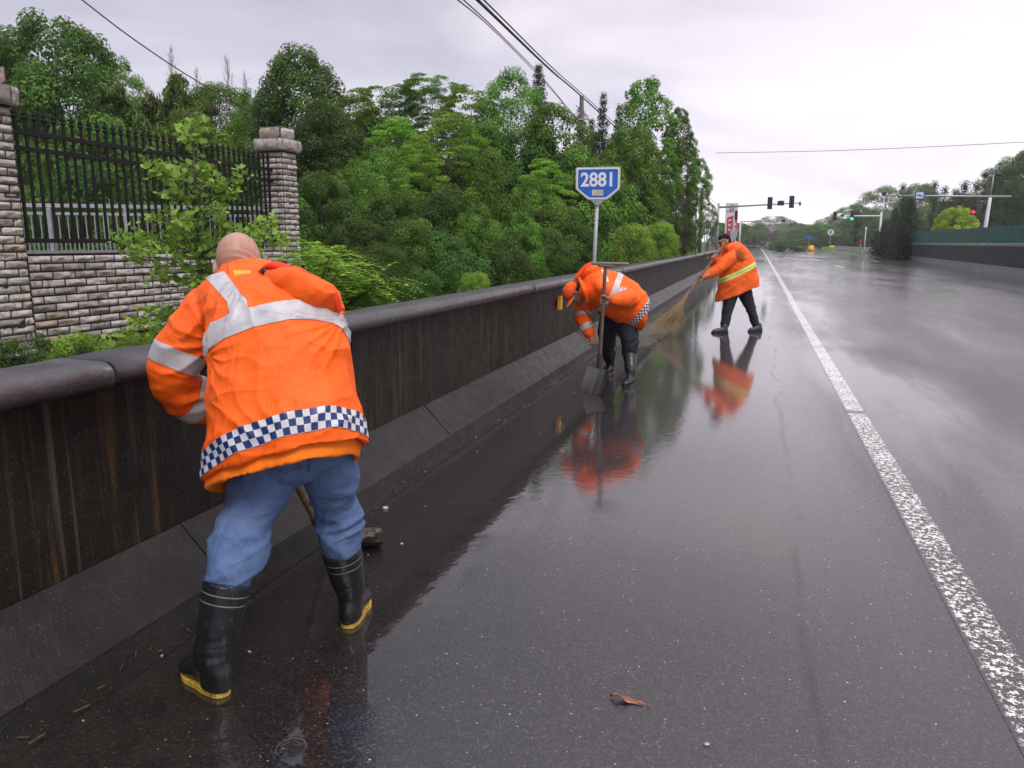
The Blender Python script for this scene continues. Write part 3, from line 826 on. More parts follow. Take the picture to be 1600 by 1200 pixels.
def tuft(seed, mat, H=10.0, R=.9):
    """thin pole-like fir pruned to a tuft at the top"""
    rs = np.random.RandomState(seed); C = []; N = []
    for c, r in ((.93, .55), (.80, .85), (.68, .6), (.52, .75), (.36, .9), (.2, .9)):
        c = c + rs.normal() * .02; m = int(430 * r)
        d = rs.normal(size=(m, 3)); d /= np.linalg.norm(d, axis=1, keepdims=True)
        C.append(V(rs.normal() * .12, rs.normal() * .12, c * H) + d * (rs.rand(m) ** .5)[:, None] * V(r, r, r * 1.9) * R); N.append(d + V(0, 0, .5))
    v, f, tn = leaves(np.concatenate(C), np.concatenate(N), .22, rs, .4, .6)
    tr = [V(0, 0, H * k / 7 - .2) for k in range(8)]
    tm = limb_mesh(tr, list(np.linspace(.12, .02, 8)), [], rs, 'trunk'); tm.materials.append(m_barkd)
    return dict(crown=quads_mesh('crown', v, f, mat, False, tn), trunk=tm, H=H, R=R)

PROTO['camphor'] = broad(3, 170, 190, 3.0, 10, .06, 'dome', .22, (.6, 1.2), M_DARK)
PROTO['dark'] = broad(4, 140, 165, 3.4, 10, .05, 'dome', .24, (.65, 1.3), M_DARK)
PROTO['mid'] = broad(5, 110, 150, 3.4, 10, .04, 'tall', .22, (.6, 1.25), M_MID)
PROTO['mid2'] = broad(6, 90, 170, 3.4, 10, .05, 'dome', .24, (.8, 1.5), M_MID)
PROTO['cone'] = broad(7, 110, 150, 2.9, 10, .02, 'cone', .20, (.6, 1.1), M_MID)
PROTO['lite'] = broad(8, 80, 130, 3.2, 10, .10, 'tall', .25, (.7, 1.4), M_LITE, layered=True)
PROTO['spread'] = broad(9, 64, 150, 3.6, 10, .35, 'vase', .24, (.8, 1.5), M_MID, layered=True)
PROTO['tall'] = broad(10, 120, 110, 3.2, 10, .06, 'tall', .30, (.6, 1.15), M_MID)
PROTO['shrub'] = broad(12, 55, 120, 3.2, 6, .0, 'dome', .24, (.8, 1.5), M_DARK)
PROTO['shrubl'] = broad(13, 55, 110, 3.2, 6, .0, 'dome', .26, (.8, 1.5), M_LITE)
PROTO['conifer'] = conifer(14)
PROTO['conifer2'] = conifer(15, sparse=.3, R=1.6, tiers=22)
PROTO['cypress'] = conifer(16, R=2.2, tiers=34, low=.02, size=.14)
M_BAM = leaf_mat('bamboo_leaves', (.05, .10, .03), (.11, .20, .06), (.20, .32, .11))
PROTO['bamboo'] = bamboo(17, M_BAM)
PROTO['bambool'] = bamboo(18, M_OLIVE, dens=.75)
PROTO['bare'] = bare(19)
PROTO['tuft'] = tuft(20, M_CONI)
PROTO['purple'] = broad(21, 80, 140, 3.2, 10, .02, 'tall', .24, (.7, 1.3), M_PURP)
PROTO['bright'] = broad(22, 60, 110, 3.6, 8, .10, 'dome', .36, (.8, 1.4), M_BRIGHT)
rt = random.Random(5)
def tree(kind, px, ytop, wpx, d, label, name='broadleaf_tree', cat='tree', group=None, base=None):
    pr = PROTO[kind]; top = P(px, ytop, d); s, tt = ST(top)
    z0 = float(ground_z(s, tt)) - .1 if base is None else base
    h = max(.8, top[2] - z0); r = wpx / 2 / F * d
    th = empty(name, (top[0], top[1], z0), label, cat, group, rz=rt.random() * 6.28)
    r *= 1.12
    if tt < 0 and s > 8: r = min(r, max(.6, -2.75 - tt))
    sx = r / pr['R']; sz = h / pr['H']
    lim = 9 if kind in ('conifer', 'conifer2', 'tuft', 'bare', 'bamboo', 'bambool', 'cypress') else 1.25
    cz = min(sz, sx * lim); sx = max(sx, cz / 2.4) if lim < 9 else sx
    for k in ('trunk', 'crown'):
        if pr[k] is None: continue
        o = bpy.data.objects.new(k, pr[k]); COL.objects.link(o); o.parent = th
        if k == 'trunk': o.scale = (sx * .8, sx * .8, sz)
        else: o.scale = (sx, sx, cz); o.location = (0, 0, h - cz * pr['H'])
    return th
LT = [  # kind, px, y top, width px, distance
 ('dark', 78, 42, 190, 21, 'big dark bushy tree above the left end of the iron fence'),
 ('dark', -10, 70, 150, 24, 'dark tree cut by the left edge of the photo behind the stone pillar'),
 ('mid', 178, 96, 92, 27, 'soft mid-green tree right of the big dark tree at upper left'),
 ('mid2', 340, 142, 110, 25, 'low rounded green tree behind the middle of the fence'),
 ('mid', 395, 150, 90, 23, 'green tree just left of the dome-shaped dark tree'),
 ('mid', 300, 190, 150, 18, 'bushy green tree seen through the middle fence bars'),
 ('dark', 150, 200, 190, 15.5, 'dark leafy tree seen through the left fence bars'),
 ('dark', 400, 230, 130, 16, 'dark leafy tree seen through the right fence bars'),
 ('camphor', 465, 88, 124, 22, 'tall dark dome-shaped tree rising behind the right stone pillar'),
 ('camphor', 505, 170, 110, 20, 'dark rounded tree below the right shoulder of the dome-shaped tree'),
 ('lite', 556, 142, 90, 25, 'green tree right of the dome-shaped tree on the skyline'),
 ('spread', 605, 138, 110, 26, 'flat-topped light tree on the skyline above the middle of the woods'),
 ('spread', 674, 122, 84, 25, 'lone spreading crown standing above the skyline of the woods'),
 ('lite', 620, 185, 120, 21, 'fresh green layered tree in the upper middle of the woods'),
 ('lite', 735, 138, 110, 24, 'rounded green tree left of the skyline peak of the woods'),
 ('mid', 800, 120, 120, 23.5, 'tall leafy tree at the highest hump of the wooded bank'),
 ('lite', 700, 180, 120, 20, 'dense green tree in the centre of the wooded bank'),
 ('lite', 655, 212, 82, 16, 'bright yellow-green young tree in the middle of the woods'),
 ('cone', 765, 245, 120, 15.5, 'pointed bushy green tree in front of the woods left of the road sign'),
 ('mid', 560, 262, 110, 17, 'green tree in front of the woods right of the stone pillar'),
 ('dark', 500, 278, 100, 14.5, 'dark bush-like tree beside the right stone pillar'),
 ('mid', 600, 240, 110, 18.5, 'mid-green tree behind the shrubs left of the yellow-green young tree'),
 ('dark', 700, 300, 110, 15, 'dark shady tree low in the middle of the woods'),
 ('mid2', 645, 352, 100, 12.5, 'low spreading bush in front of the woods behind the parapet'),
 ('dark', 560, 350, 100, 12.8, 'dark bush right of the feathery bright plant'),
 ('tall', 868, 170, 110, 22, 'dark green tree left of the wooden power pole'),
 ('conifer', 842, 108, 70, 25, 'slender dark conifer whose tip tops the woods'),
 ('conifer2', 908, 172, 54, 30, 'thin dark conifer beside the wooden power pole'),
 ('conifer2', 943, 150, 50, 33, 'thin dark conifer right of the wooden power pole'),
 ('conifer2', 968, 168, 50, 34, 'thin dark conifer left of the tall leafy tree by the road'),
 ('conifer2', 925, 190, 50, 36, 'short thin conifer between the two slender ones near the pole'),
 ('tall', 1010, 130, 92, 30, 'tall leafy tree whose crown stands highest near the road'),
 ('tall', 1062, 172, 100, 30, 'broad leafy tree reaching out toward the road sky'),
 ('tall', 1092, 250, 60, 34, 'dark green lower tree hanging at the roadside edge of the woods'),
 ('tall', 985, 210, 110, 27, 'full leafy tree above the blue number sign'),
 ('mid', 835, 290, 110, 17.5, 'mid-green bushy tree left of the sign post'),
 ('dark', 880, 330, 90, 18, 'dark shrubby tree behind the sign post'),
 ('tall', 950, 265, 100, 25, 'leafy tree directly behind the blue number sign'),
 ('dark', 1050, 290, 90, 34, 'dark tree beside the grey roadside pole'),
 ('mid', 1108, 318, 46, 55, 'small green tree at the far end of the woods behind the gantry pole'),
]
LT += [
 ('mid', 520, 210, 120, 24, 'green tree filling the gap behind the dome-shaped tree'),
 ('mid2', 590, 190, 120, 25, 'green tree under the flat-topped skyline tree'),
 ('dark', 660, 250, 130, 21, 'dark tree behind the yellow-green young tree'),
 ('mid2', 745, 200, 120, 22, 'green tree just below the left part of the skyline peak'),
 ('dark', 820, 210, 120, 22, 'dark tree below the skyline peak'),
 ('tall', 900, 240, 110, 21, 'leafy tree left of the blue number sign'),
 ('lite', 850, 250, 90, 19, 'mid-green tree above the bushes left of the sign post'),
 ('dark', 945, 215, 110, 34, 'dark tree behind the base of the thin conifers'),
 ('dark', 620, 310, 120, 15, 'dark thicket tree low behind the shrubs left of centre'),
 ('mid', 745, 330, 90, 14, 'green bush-like tree at the foot of the pointed tree'),
 ('mid', 810, 340, 90, 15.5, 'green bush-like tree right of the foot of the pointed tree'),
 ('dark', 240, 170, 160, 22, 'dark tree below the bamboo behind the fence'),
 ('mid2', 60, 240, 160, 17, 'green tree low behind the left fence bars'),
 ('dark', 260, 270, 180, 14, 'dark thicket tree low behind the sapling'),
 ('mid', 440, 300, 120, 14, 'green thicket tree right behind the right stone pillar'),
 ('tall', 1075, 225, 90, 32, 'leafy tree in the middle of the roadside edge of the woods'),
 ('tall', 1040, 235, 100, 29, 'full leafy tree low in the roadside group'),
 ('dark', 1000, 290, 110, 31, 'dark tree above the grassy bank'),
 ('tall', 1085, 320, 60, 42, 'small leafy tree at the parapet end of the woods'),
]
for i, (k, px, y, w, d, lab) in enumerate(LT):
    tree(k, px, y, w, d, lab, 'conifer_tree' if 'conifer' in k else 'broadleaf_tree')
tree('bamboo', 224, 66, 84, 20, 'drooping bamboo clump with the tallest feathery tip', 'bamboo_clump', 'bamboo')
tree('bambool', 270, 88, 110, 19.5, 'pale olive wispy bamboo clump behind the fence', 'bamboo_clump', 'bamboo')
tree('bamboo', 186, 98, 100, 20.5, 'lower green bamboo clump left of the tallest one', 'bamboo_clump', 'bamboo')
for px, y, w, lab in ((266, 72, 34, 'bare thin-twigged tree sticking out of the olive bamboo'), (306, 106, 30, 'bare thin-twigged tree right of the olive bamboo'),
                      (354, 88, 36, 'tallest bare thin-twigged tree left of the dome-shaped tree'), (382, 114, 30, 'bare thin-twigged tree nearest the dome-shaped tree')):
    tree('bare', px, y, w * 1.9, 28, lab, 'bare_tree')
for px, y, w, d, k, lab in ((600, 392, 90, 10.5, 'shrub', 'dark shrub behind the parapet right of the feathery plant'),
        (690, 372, 110, 12.5, 'shrub', 'dark shrub behind the parapet in the shade of the woods'),
        (780, 378, 100, 14, 'shrub', 'dark shrub behind the parapet left of the capped worker'),
        (845, 360, 80, 16, 'shrub', 'dark shrub behind the parapet just left of the sign post'),
        (740, 430, 50, 11, 'shrubl', 'small fresh green shrub peeping over the parapet'),
        (660, 425, 60, 10, 'shrub', 'low dark shrub peeping over the parapet'),
        (1030, 352, 70, 24, 'shrubl', 'bright green bush on the grassy bank near the sweeper'),
        (985, 356, 80, 22, 'shrubl', 'bright green bush on the grassy bank right of the sign post'),
        (1068, 345, 50, 33, 'shrub', 'dark bush on the bank behind the grey roadside pole')):
    tree(k, px, y, w, d, lab, 'shrub', 'shrub')
for px, y, w, k, lab in ((40, 548, 110, 'shrub', 'dark shrub under the gap of the stone wall at the left edge'),
                         (125, 542, 90, 'shrubl', 'green shrub under the gap of the stone wall'), (215, 538, 60, 'shrubl', 'small shrub under the stone wall beside the concrete post')):
    tree(k, px, y - 14, w, 5.9, lab, 'shrub', 'shrub')
# right-hand side of the road
RT = [
 ('mid', 1590, 250, 110, 62, 'dark leafy tree cut by the right edge of the photo'),
 ('dark', 1625, 235, 110, 55, 'dark tree mostly outside the right edge of the photo'),
 ('mid', 1470, 318, 80, 100, 'green tree behind the round bright tree on the right'),
 ('mid', 1385, 296, 90, 120, 'green tree on the right hill behind the cypresses'),
 ('mid2', 1440, 292, 60, 130, 'tree on the right hill behind the blue gantry sign'),
 ('mid', 1335, 322, 70, 140, 'green tree on the right hill above the green traffic lights'),
 ('dark', 1545, 305, 80, 85, 'dark tree behind the white gantry pole'),
 ('dark', 1500, 310, 70, 95, 'dark tree behind the bright round tree'),
 ('mid', 1375, 330, 80, 105, 'green tree directly left of the cypresses'),
 ('mid2', 1340, 345, 70, 120, 'rounded green tree beyond the guardrail'),
 ('mid', 1300, 340, 60, 150, 'tree at the left foot of the right hill'),
 ('mid2', 1285, 352, 50, 190, 'small tree beyond the green traffic lights'),
 ('mid2', 1315, 358, 50, 135, 'bushy tree beside the round white road sign'),
 ('mid', 1262, 352, 60, 260, 'hazy tree left of the right hill'),
 ('mid2', 1235, 350, 60, 330, 'hazy tree right of the white building'),
 ('mid', 1210, 340, 80, 470, 'hazy tree behind the white building'),
 ('mid2', 1250, 364, 50, 240, 'rounded hazy bush tree beyond the median gap'),
 ('mid2', 1178, 352, 36, 300, 'hazy tree left of the white building'),
 ('mid', 1140, 345, 44, 110, 'green tree behind the red and white pylon'),
 ('mid', 1164, 352, 36, 160, 'green tree right of the red and white pylon'),
 ('mid2', 1172, 368, 30, 210, 'low tree where the left roadside meets the horizon'),
]
for k, px, y, w, d, lab in RT:
    if px > 1290: d = W(onT(px, 34), 34)[1] * (1 + (d % 7) * .04)
    elif px > 1180: d = W(onT(px, 19), 19)[1] if px > 1225 else d
    tree(k, px, y, w, d, lab, base=None)
for i, (px, y, d) in enumerate(((1412, 288, 120), (1462, 284, 115), (1477, 292, 118), (1492, 296, 112), (1508, 284, 108), (1527, 286, 104), (1540, 284, 106), (1553, 285, 98), (1564, 280, 100), (1576, 292, 96), (1340, 330, 150), (1500, 300, 120))):
    lab = ['thin tufted fir on the right skyline left of the blue gantry sign', 'thin tufted fir just right of the blue gantry sign', 'second thin fir right of the blue gantry sign', 'short thin fir above the bright round tree',
           'thick tufted fir above the bright round tree', 'tufted fir just left of the gantry mast', 'tufted fir directly behind the gantry mast', 'tufted fir just right of the gantry mast',
           'thin tall fir at the right end of the skyline row', 'short fir touching the dark right-edge tree', 'lone thin fir low on the right hillside', 'thin fir half hidden behind the skyline row'][i]
    tree('tuft', px, y, 22 if i != 4 else 30, d, lab, 'fir_tree', group='thin firs on the right skyline')
tree('cypress', 1423, 312, 72, 74, 'large dark cypress at the end of the green screen', 'cypress_tree')
tree('cypress', 1400, 326, 44, 80, 'narrower dark cypress left of the large one', 'cypress_tree')
tree('cypress', 1383, 344, 34, 84, 'shortest dark cypress left of the group', 'cypress_tree')
tree('purple', 1388, 346, 22, 72, 'purple-leaved shrub in front of the cypresses', 'purple_shrub', 'shrub')
tree('purple', 1372, 362, 18, 75, 'low purple-leaved shrub at the left of the cypresses', 'purple_shrub', 'shrub')
tree('bright', 1496, 327, 54, 68, 'round bright yellow-green tree behind the green screen', 'round_tree')
for px, y, w, d, lab in ((1235, 376, 44, 150, 'dark rounded hedge bush in the far median'), (1215, 378, 30, 175, 'smaller dark hedge bush in the far median')):
    tree('shrub', px, y, w, d, lab, 'hedge_bush', 'bush')

# far wooded hills beyond the road's end
rs = np.random.RandomState(77); C = []; N = []; T = []
def mass(px0, px1, y0, y1, d0, d1, n, r):
    for k in range(n):
        px = rs.uniform(px0, px1); d = rs.uniform(d0, d1); top = P(px, rs.uniform(y0, y1), d); m = 70
        c = V(top[0], top[1], rs.uniform(.2, 1) * top[2])
        q = rs.normal(size=(m, 3)); q /= np.linalg.norm(q, axis=1, keepdims=True); q[:, 2] = np.abs(q[:, 2]) * .8
        C.append(c + q * r * rs.uniform(.6, 1.1)); N.append(q + V(0, 0, .4)); T.append(np.full(m, rs.rand() * .6 + .1))
mass(1190, 1300, 352, 372, 380, 520, 240, 3.2)
mass(1120, 1190, 352, 375, 260, 420, 160, 3.0)
mass(1290, 1480, 348, 376, 300, 400, 300, 3.6)
mass(1440, 1660, 335, 372, 170, 240, 260, 2.8)
v, f, tn = leaves(np.concatenate(C), np.concatenate(N), 1.5, rs, .6, .2, np.concatenate(T))
me = quads_mesh('distant_woods', v, f, M_DARK, False, tn); o = link('distant_woods', me)
tag(o, 'hazy mass of distant woods where the road meets the horizon', 'woods', kind='stuff')

# grass and undergrowth on the bank behind the parapet (nobody could count it)
def blades(n, s0, s1, ta, tb, hmin, hmax, seed, z=None, wd=.02):
    r = np.random.RandomState(seed); s = r.uniform(s0, s1, n); t = r.uniform(ta, tb, n); g = ground_z(s, t) if z is None else np.full(n, z)
    b = np.stack([s * SA + t * CA, s * CA - t * SA, g], 1); h = r.uniform(hmin, hmax, n)[:, None]
    a = r.uniform(0, 6.28, n); lean = np.stack([np.cos(a), np.sin(a), a * 0], 1) * r.uniform(.1, .6, n)[:, None]
    w = np.stack([-np.sin(a), np.cos(a), a * 0], 1) * wd
    v = np.stack([b - w, b + w, b + w * .7 + lean * h * .35 + V(0, 0, 1) * h * .6, b - w * .7 + lean * h * .35 + V(0, 0, 1) * h * .6,
                  b + lean * h + V(0, 0, 1) * h * .95, b + lean * h + V(0, 0, 1) * h * .95 + w * .1], 1).reshape(-1, 3)
    i = np.arange(n)[:, None] * 6
    f = np.concatenate([i + [0, 1, 2, 3], i + [3, 2, 5, 4]]); tn = np.tile(r.rand(n), 2)
    return v, f, tn
def grass(name, jobs, mat, label):
    vs = []; fs = []; ts = []; b = 0
    for j in jobs:
        v, f, t_ = blades(*j[:8], **(j[8] if len(j) > 8 else {})); vs.append(v); fs.append(f + b); b += len(v); ts.append(t_)
    o = link(name, quads_mesh(name, np.concatenate(vs), np.concatenate(fs), mat, False, np.concatenate(ts))); return tag(o, label, 'grass', kind='stuff')
grass('bank_grass', [(42000, 14, 46, -11, -2.7, .25, .8, 1), (9000, 46, 90, -12, -2.8, .3, .9, 2, dict(wd=.05))], M_LITE, 'bright grass growing on the bank behind the parapet')
grass('dry_reeds', [(9000, 11, 24, -8, -3.0, .6, 1.9, 3, dict(wd=.014))], M_OLIVE, 'dry brownish reeds on the shady bank')
grass('median_weeds', [(5200, 90, 225, 16.2, 17.6, .2, .7, 5, dict(z=0, wd=.05))], M_LITE, 'weeds growing under the far guardrail')
rs = np.random.RandomState(31); C = []; N = []
for k in range(700):
    s = rs.uniform(-3, 22); tt = rs.uniform(-13, -2.8)
    if -7.7 < tt < -5.4 and s < sr0: continue
    z = float(ground_z(s, tt)); m = 70; q = rs.normal(size=(m, 3)) * V(.30, .30, .22); q[:, 2] = np.abs(q[:, 2]) + .05
    C.append(W(s, tt, z) + q); N.append(q + V(0, 0, .3))
v, f, tn = leaves(np.concatenate(C), np.concatenate(N), .11, rs, .6, .3)
tag(link('undergrowth', quads_mesh('undergrowth', v, f, M_MID, False, tn)), 'leafy undergrowth covering the low ground behind the parapet', 'undergrowth', kind='stuff')

# near plants ------------------------------------------------
def fan_leaves(cen, rs, size):
    """notched fan-shaped leaves, drawn as two lobes on a short stalk"""
    n = len(cen); nr = rs.normal(size=(n, 3)) * .8 + V(0, -.3, .8); nr /= np.linalg.norm(nr, axis=1, keepdims=True)
    d = rs.normal(size=(n, 3)); d[:, 2] -= .5; d -= nr * (d * nr).sum(1, keepdims=True); d /= np.linalg.norm(d, axis=1, keepdims=True)
    w = np.cross(nr, d); L = (size * (.65 + .7 * rs.rand(n)))[:, None]
    q = lambda a, b, c=0: cen + d * L * a + w * L * b + nr * L * c
    v = np.stack([q(0, 0), q(.55, .62, .1), q(.95, .42, .05), q(.85, .05, -.04), q(.95, -.42, .05), q(.55, -.62, .1)], 1).reshape(-1, 3)
    i = np.arange(n)[:, None] * 6
    f = np.concatenate([i + [0, 3, 2, 1], i + [0, 5, 4, 3]]); return v, f, np.tile(rs.rand(n), 2)
M_GINK = leaf_mat('ginkgo_leaves', (.06, .16, .030), (.15, .34, .05), (.40, .66, .10), .45, .35)
def sapling():
    rs = np.random.RandomState(8); d = 5.35
    base = P(318, 640, d); th = empty('ginkgo_sapling', (base[0], base[1], base[2]), 'young fan-leaved sapling growing in front of the stone wall and iron fence', 'sapling')
    mb = MB(); C = []; T = []
    tr = [P(318, 640, d), P(314, 480, d), P(312, 380, d), P(306, 290, d), P(298, 175, d)]
    mb.tube(tr, [.024, .020, .015, .010, .004], 7)
    br = [((312, 390), (180, 376)), ((312, 400), (182, 365)), ((314, 420), (200, 400)), ((313, 360), (235, 340)), ((308, 320), (228, 250)), ((308, 310), (385, 272)), ((310, 330), (370, 300)),
          ((312, 400), (430, 345)), ((312, 410), (445, 372)), ((313, 430), (400, 395)), ((311, 350), (350, 325)), ((310, 340), (260, 300)), ((305, 270), (330, 268)), ((303, 260), (270, 280)), ((315, 450), (240, 430)), ((315, 440), (380, 420)),
          ((300, 240), (290, 205)), ((300, 215), (308, 190)), ((312, 380), (280, 400)), ((312, 370), (330, 390)), ((311, 360), (285, 345)), ((311, 395), (225, 385)), ((313, 405), (410, 365)), ((308, 300), (255, 262)), ((308, 300), (350, 288)),
          ((312, 400), (262, 350)), ((312, 400), (360, 350)), ((316, 470), (205, 505)), ((316, 480), (175, 530)), ((317, 500), (240, 515)), ((312, 420), (300, 440)), ((312, 420), (340, 440))]
    for a, b in br:
        dd = rs.normal() * .28; A = P(a[0], a[1], d); B = P(b[0], b[1], d + dd); m = (A + B) / 2 + V(0, 0, .03)
        mb.tube([A, m, B], [.007, .005, .002], 5); L = np.linalg.norm(B - A)
        for k in range(int(18 + L * 105)):
            u = rs.rand() ** .6; q = (A + (m - A) * 2 * u) if u < .5 else (m + (B - m) * (2 * u - 1))
            C.append(q + V(*rs.normal(size=3)) * V(.048, .08, .042) * (1.15 - .55 * u)); T.append(u)
    for k in range(110):
        u = rs.rand(); q = np.array(catmull(tr, 10))[int(10 + 30 * u * .99)]; C.append(q + V(*rs.normal(size=3)) * .045 * (1.3 - u)); T.append(u)
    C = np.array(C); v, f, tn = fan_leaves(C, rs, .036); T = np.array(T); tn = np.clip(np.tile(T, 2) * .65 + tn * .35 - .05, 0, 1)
    mb.build('trunk', m_bark, th, True)
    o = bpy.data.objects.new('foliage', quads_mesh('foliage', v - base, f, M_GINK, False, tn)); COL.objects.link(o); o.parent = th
sapling()
M_FEATH = leaf_mat('feathery_leaflets', (.10, .24, .02), (.19, .40, .035), (.34, .58, .08), .5, .4)
def feather():
    rs = np.random.RandomState(12); d = 6.3; base = P(500, 640, d); th = empty('feathery_shrub', base, 'bright green feathery-leaved shrub between the stone pillar and the parapet', 'shrub')
    mb = MB(); C = []; N = []; D = []
    for k in range(13):
        ang = rs.rand(); tip = P(475 + 125 * (k / 12), 372 + 16 * abs(rs.normal()) + 60 * (k / 12) ** 1.6, d + rs.normal() * .35)
        m = base * .45 + tip * .55 + V(-.05, 0, .28); mb.tube([base, m, tip], [.012, .008, .003], 5)
        st = catmull([base, m, tip], 14)
        for i in range(12, len(st), 2):
            p = st[i]
            for sgn in (-1, 1):
                a = rs.uniform(.3, 1.3) * sgn + rs.normal() * .3; L = .28 + .12 * rs.rand()
                dr = unit(V(math.sin(a) * 1.0, rs.normal() * .7, .12 + rs.normal() * .15))
                side = unit(np.cross(dr, V(0, 0, 1)))
                for q in np.linspace(.10, 1, 11):
                    c = p + dr * L * q + V(0, 0, -.12 * q * q)
                    for sg in (-1, 1):
                        C.append(c + side * sg * .022 * (1.25 - q * .8)); D.append(side * sg + dr * .35); N.append(V(0, 0, 1) + V(*rs.normal(size=3)) * .25)
    C = np.array(C); D = np.array(D); N = np.array(N); n = len(C); D /= np.linalg.norm(D, axis=1, keepdims=True); N -= D * (N * D).sum(1, keepdims=True); N /= np.linalg.norm(N, axis=1, keepdims=True)
    w = np.cross(N, D) * .013; L = .060; v = np.stack([C - D * L * .5, C + w, C + D * L * .5 - N * .006, C - w], 1).reshape(-1, 3)
    mb.build('stem', m_bark, th, True)
    o = bpy.data.objects.new('foliage', quads_mesh('foliage', v - base, np.arange(n * 4).reshape(n, 4), M_FEATH, False, rs.rand(n))); COL.objects.link(o); o.parent = th
feather()
# ------------------------------------------------------------------ street furniture
m_pole = simple('galvanised_pole', (.34, .35, .36), .45, .3, 20, .15)
m_white = simple('white_paint', (.62, .62, .62), .4, 0, 20, .1)
m_blackp = simple('black_plastic', (.012, .012, .014), .4)
m_blue = simple('blue_reflective_sheet', (.008, .11, .50), .3, 0, 8, .12)
m_cream = simple('cream_edge', (.55, .51, .40), .4, 0, 10, .12)
m_signw = simple('white_reflective_sheet', (.72, .74, .76), .35, 0, 10, .06)
def face_to_cam(p): return math.atan2(-p[0], p[1]) * -1 + 0
def poly(pts, y0, y1):
    """prism of an outline in the x-z plane between two y values"""
    n = len(pts); v = [(x, y0, z) for x, z in pts] + [(x, y1, z) for x, z in pts]
    return v, [tuple(range(n)), tuple(range(2 * n - 1, n - 1, -1))] + [(i, n + i, n + (i + 1) % n, (i + 1) % n) for i in range(n)]
def text_mesh(txt, size, mat, parent, name, loc, weight=0.0, depth=.001, rot=(math.pi / 2, 0, 0), sx=1.0):
    cu = bpy.data.curves.new('t', 'FONT'); cu.body = txt; cu.size = size; cu.align_x = 'CENTER'; cu.align_y = 'CENTER'; cu.offset = weight; cu.extrude = depth
    o = bpy.data.objects.new('t', cu); COL.objects.link(o)
    dg = bpy.context.evaluated_depsgraph_get(); dg.update()
    me = bpy.data.meshes.new_from_object(o.evaluated_get(dg)); bpy.data.objects.remove(o); bpy.data.curves.remove(cu)
    me.materials.clear(); me.materials.append(mat); q = bpy.data.objects.new(name, me); COL.objects.link(q)
    q.parent = parent; q.location = loc; q.rotation_euler = rot; q.scale = (sx, 1, 1); return q
# kilometre sign behind the parapet
D = 14.2; base = P(925, 418, D); s_, t_ = ST(base)
ks = empty('kilometre_sign', (base[0], base[1], float(ground_z(s_, t_))), 'blue five-sided number sign on a grey post behind the parapet', 'road sign', rz=-math.atan2(base[0], base[1]) - math.radians(4))
top = P(930, 312, D); lean = (np.array([top[0] - base[0], top[1] - base[1], 0])); hz = top[2]; g0 = ks.location.z
mb = MB().tube([V(-.0, .03, 0), V(0.03, .03, base[2] - g0), V(.075, .03, hz - g0 + .1)], [.036, .036, .034], 12); mb.build('post', m_pole, None, True).parent = ks
cz = P(933, 287, D)[2] - g0; sc = D / 1200.0
def sg(w, h, cut, k=1.0):
    return [(x * sc, z * sc) for x, z in ((-w, h), (w, h), (w, -cut), (w * .43, -h), (-w * .43, -h), (-w, -cut))]
def rounded(pts, r):
    out = []
    n = len(pts)
    for i in range(n):
        p = V(*pts[i]); a = unit(V(*pts[i - 1]) - p); b = unit(V(*pts[(i + 1) % n]) - p)
        A = p + a * r; B = p + b * r
        for k in range(5):
            t = k / 4; out.append(tuple((1 - t) ** 2 * A + 2 * t * (1 - t) * p + t * t * B))
    return out
def shift(pts, dx, dz): return [(x + dx, z + dz) for x, z in pts]
cx = .078
for nm, (w, h, c), y0, y1, mt in (('panel_edge', (33.5, 24, 8), -.030, .0, m_cream), ('sign_face', (30.5, 21.5, 7), -.034, -.0305, m_blue)):
    v, f = poly(shift(rounded(sg(w, h, c), .035), cx, cz), y0, y1); q = mesh(nm, v, f, mt); q.parent = ks
v, f = [], []
o1 = shift(rounded(sg(32.2, 22.8, 7.6), .034), cx, cz); i1 = shift(rounded(sg(30.0, 20.8, 7.0), .03), cx, cz); n = len(o1)
v = [(x, -.0365, z) for x, z in o1] + [(x, -.0365, z) for x, z in i1]; f = [(i, (i + 1) % n, n + (i + 1) % n, n + i) for i in range(n)]
q = mesh('white_border', v, f, m_signw); q.parent = ks
text_mesh('2881', .335, m_signw, ks, 'number', (cx + .0, -.0385, cz + .055), .0085, .001, sx=.92)
v, f = poly(shift([(-.10, -.055), (.10, -.055), (.10, .045), (-.10, .045)], cx, cz - .155), -.0375, -.035); q = mesh('small_plate', v, f, m_cream); q.parent = ks
text_mesh('G320', .07, simple('faded_print', (.42, .38, .26), .5), ks, 'faded_number', (cx, -.0385, cz - .160), 0, .0005)
v, f = poly([(cx - .12, cz - .28), (cx + .12, cz - .28), (cx + .045, cz - .37), (cx - .045, cz - .37)], -.028, -.012); q = mesh('bracket', v, f, m_pole); q.parent = ks
for dx in (-.03, .03):
    v, f = ball((cx + dx, -.032, cz - .33), .009, n=8); q = mesh('bolt', v, f, m_blackp, None, True); q.parent = ks

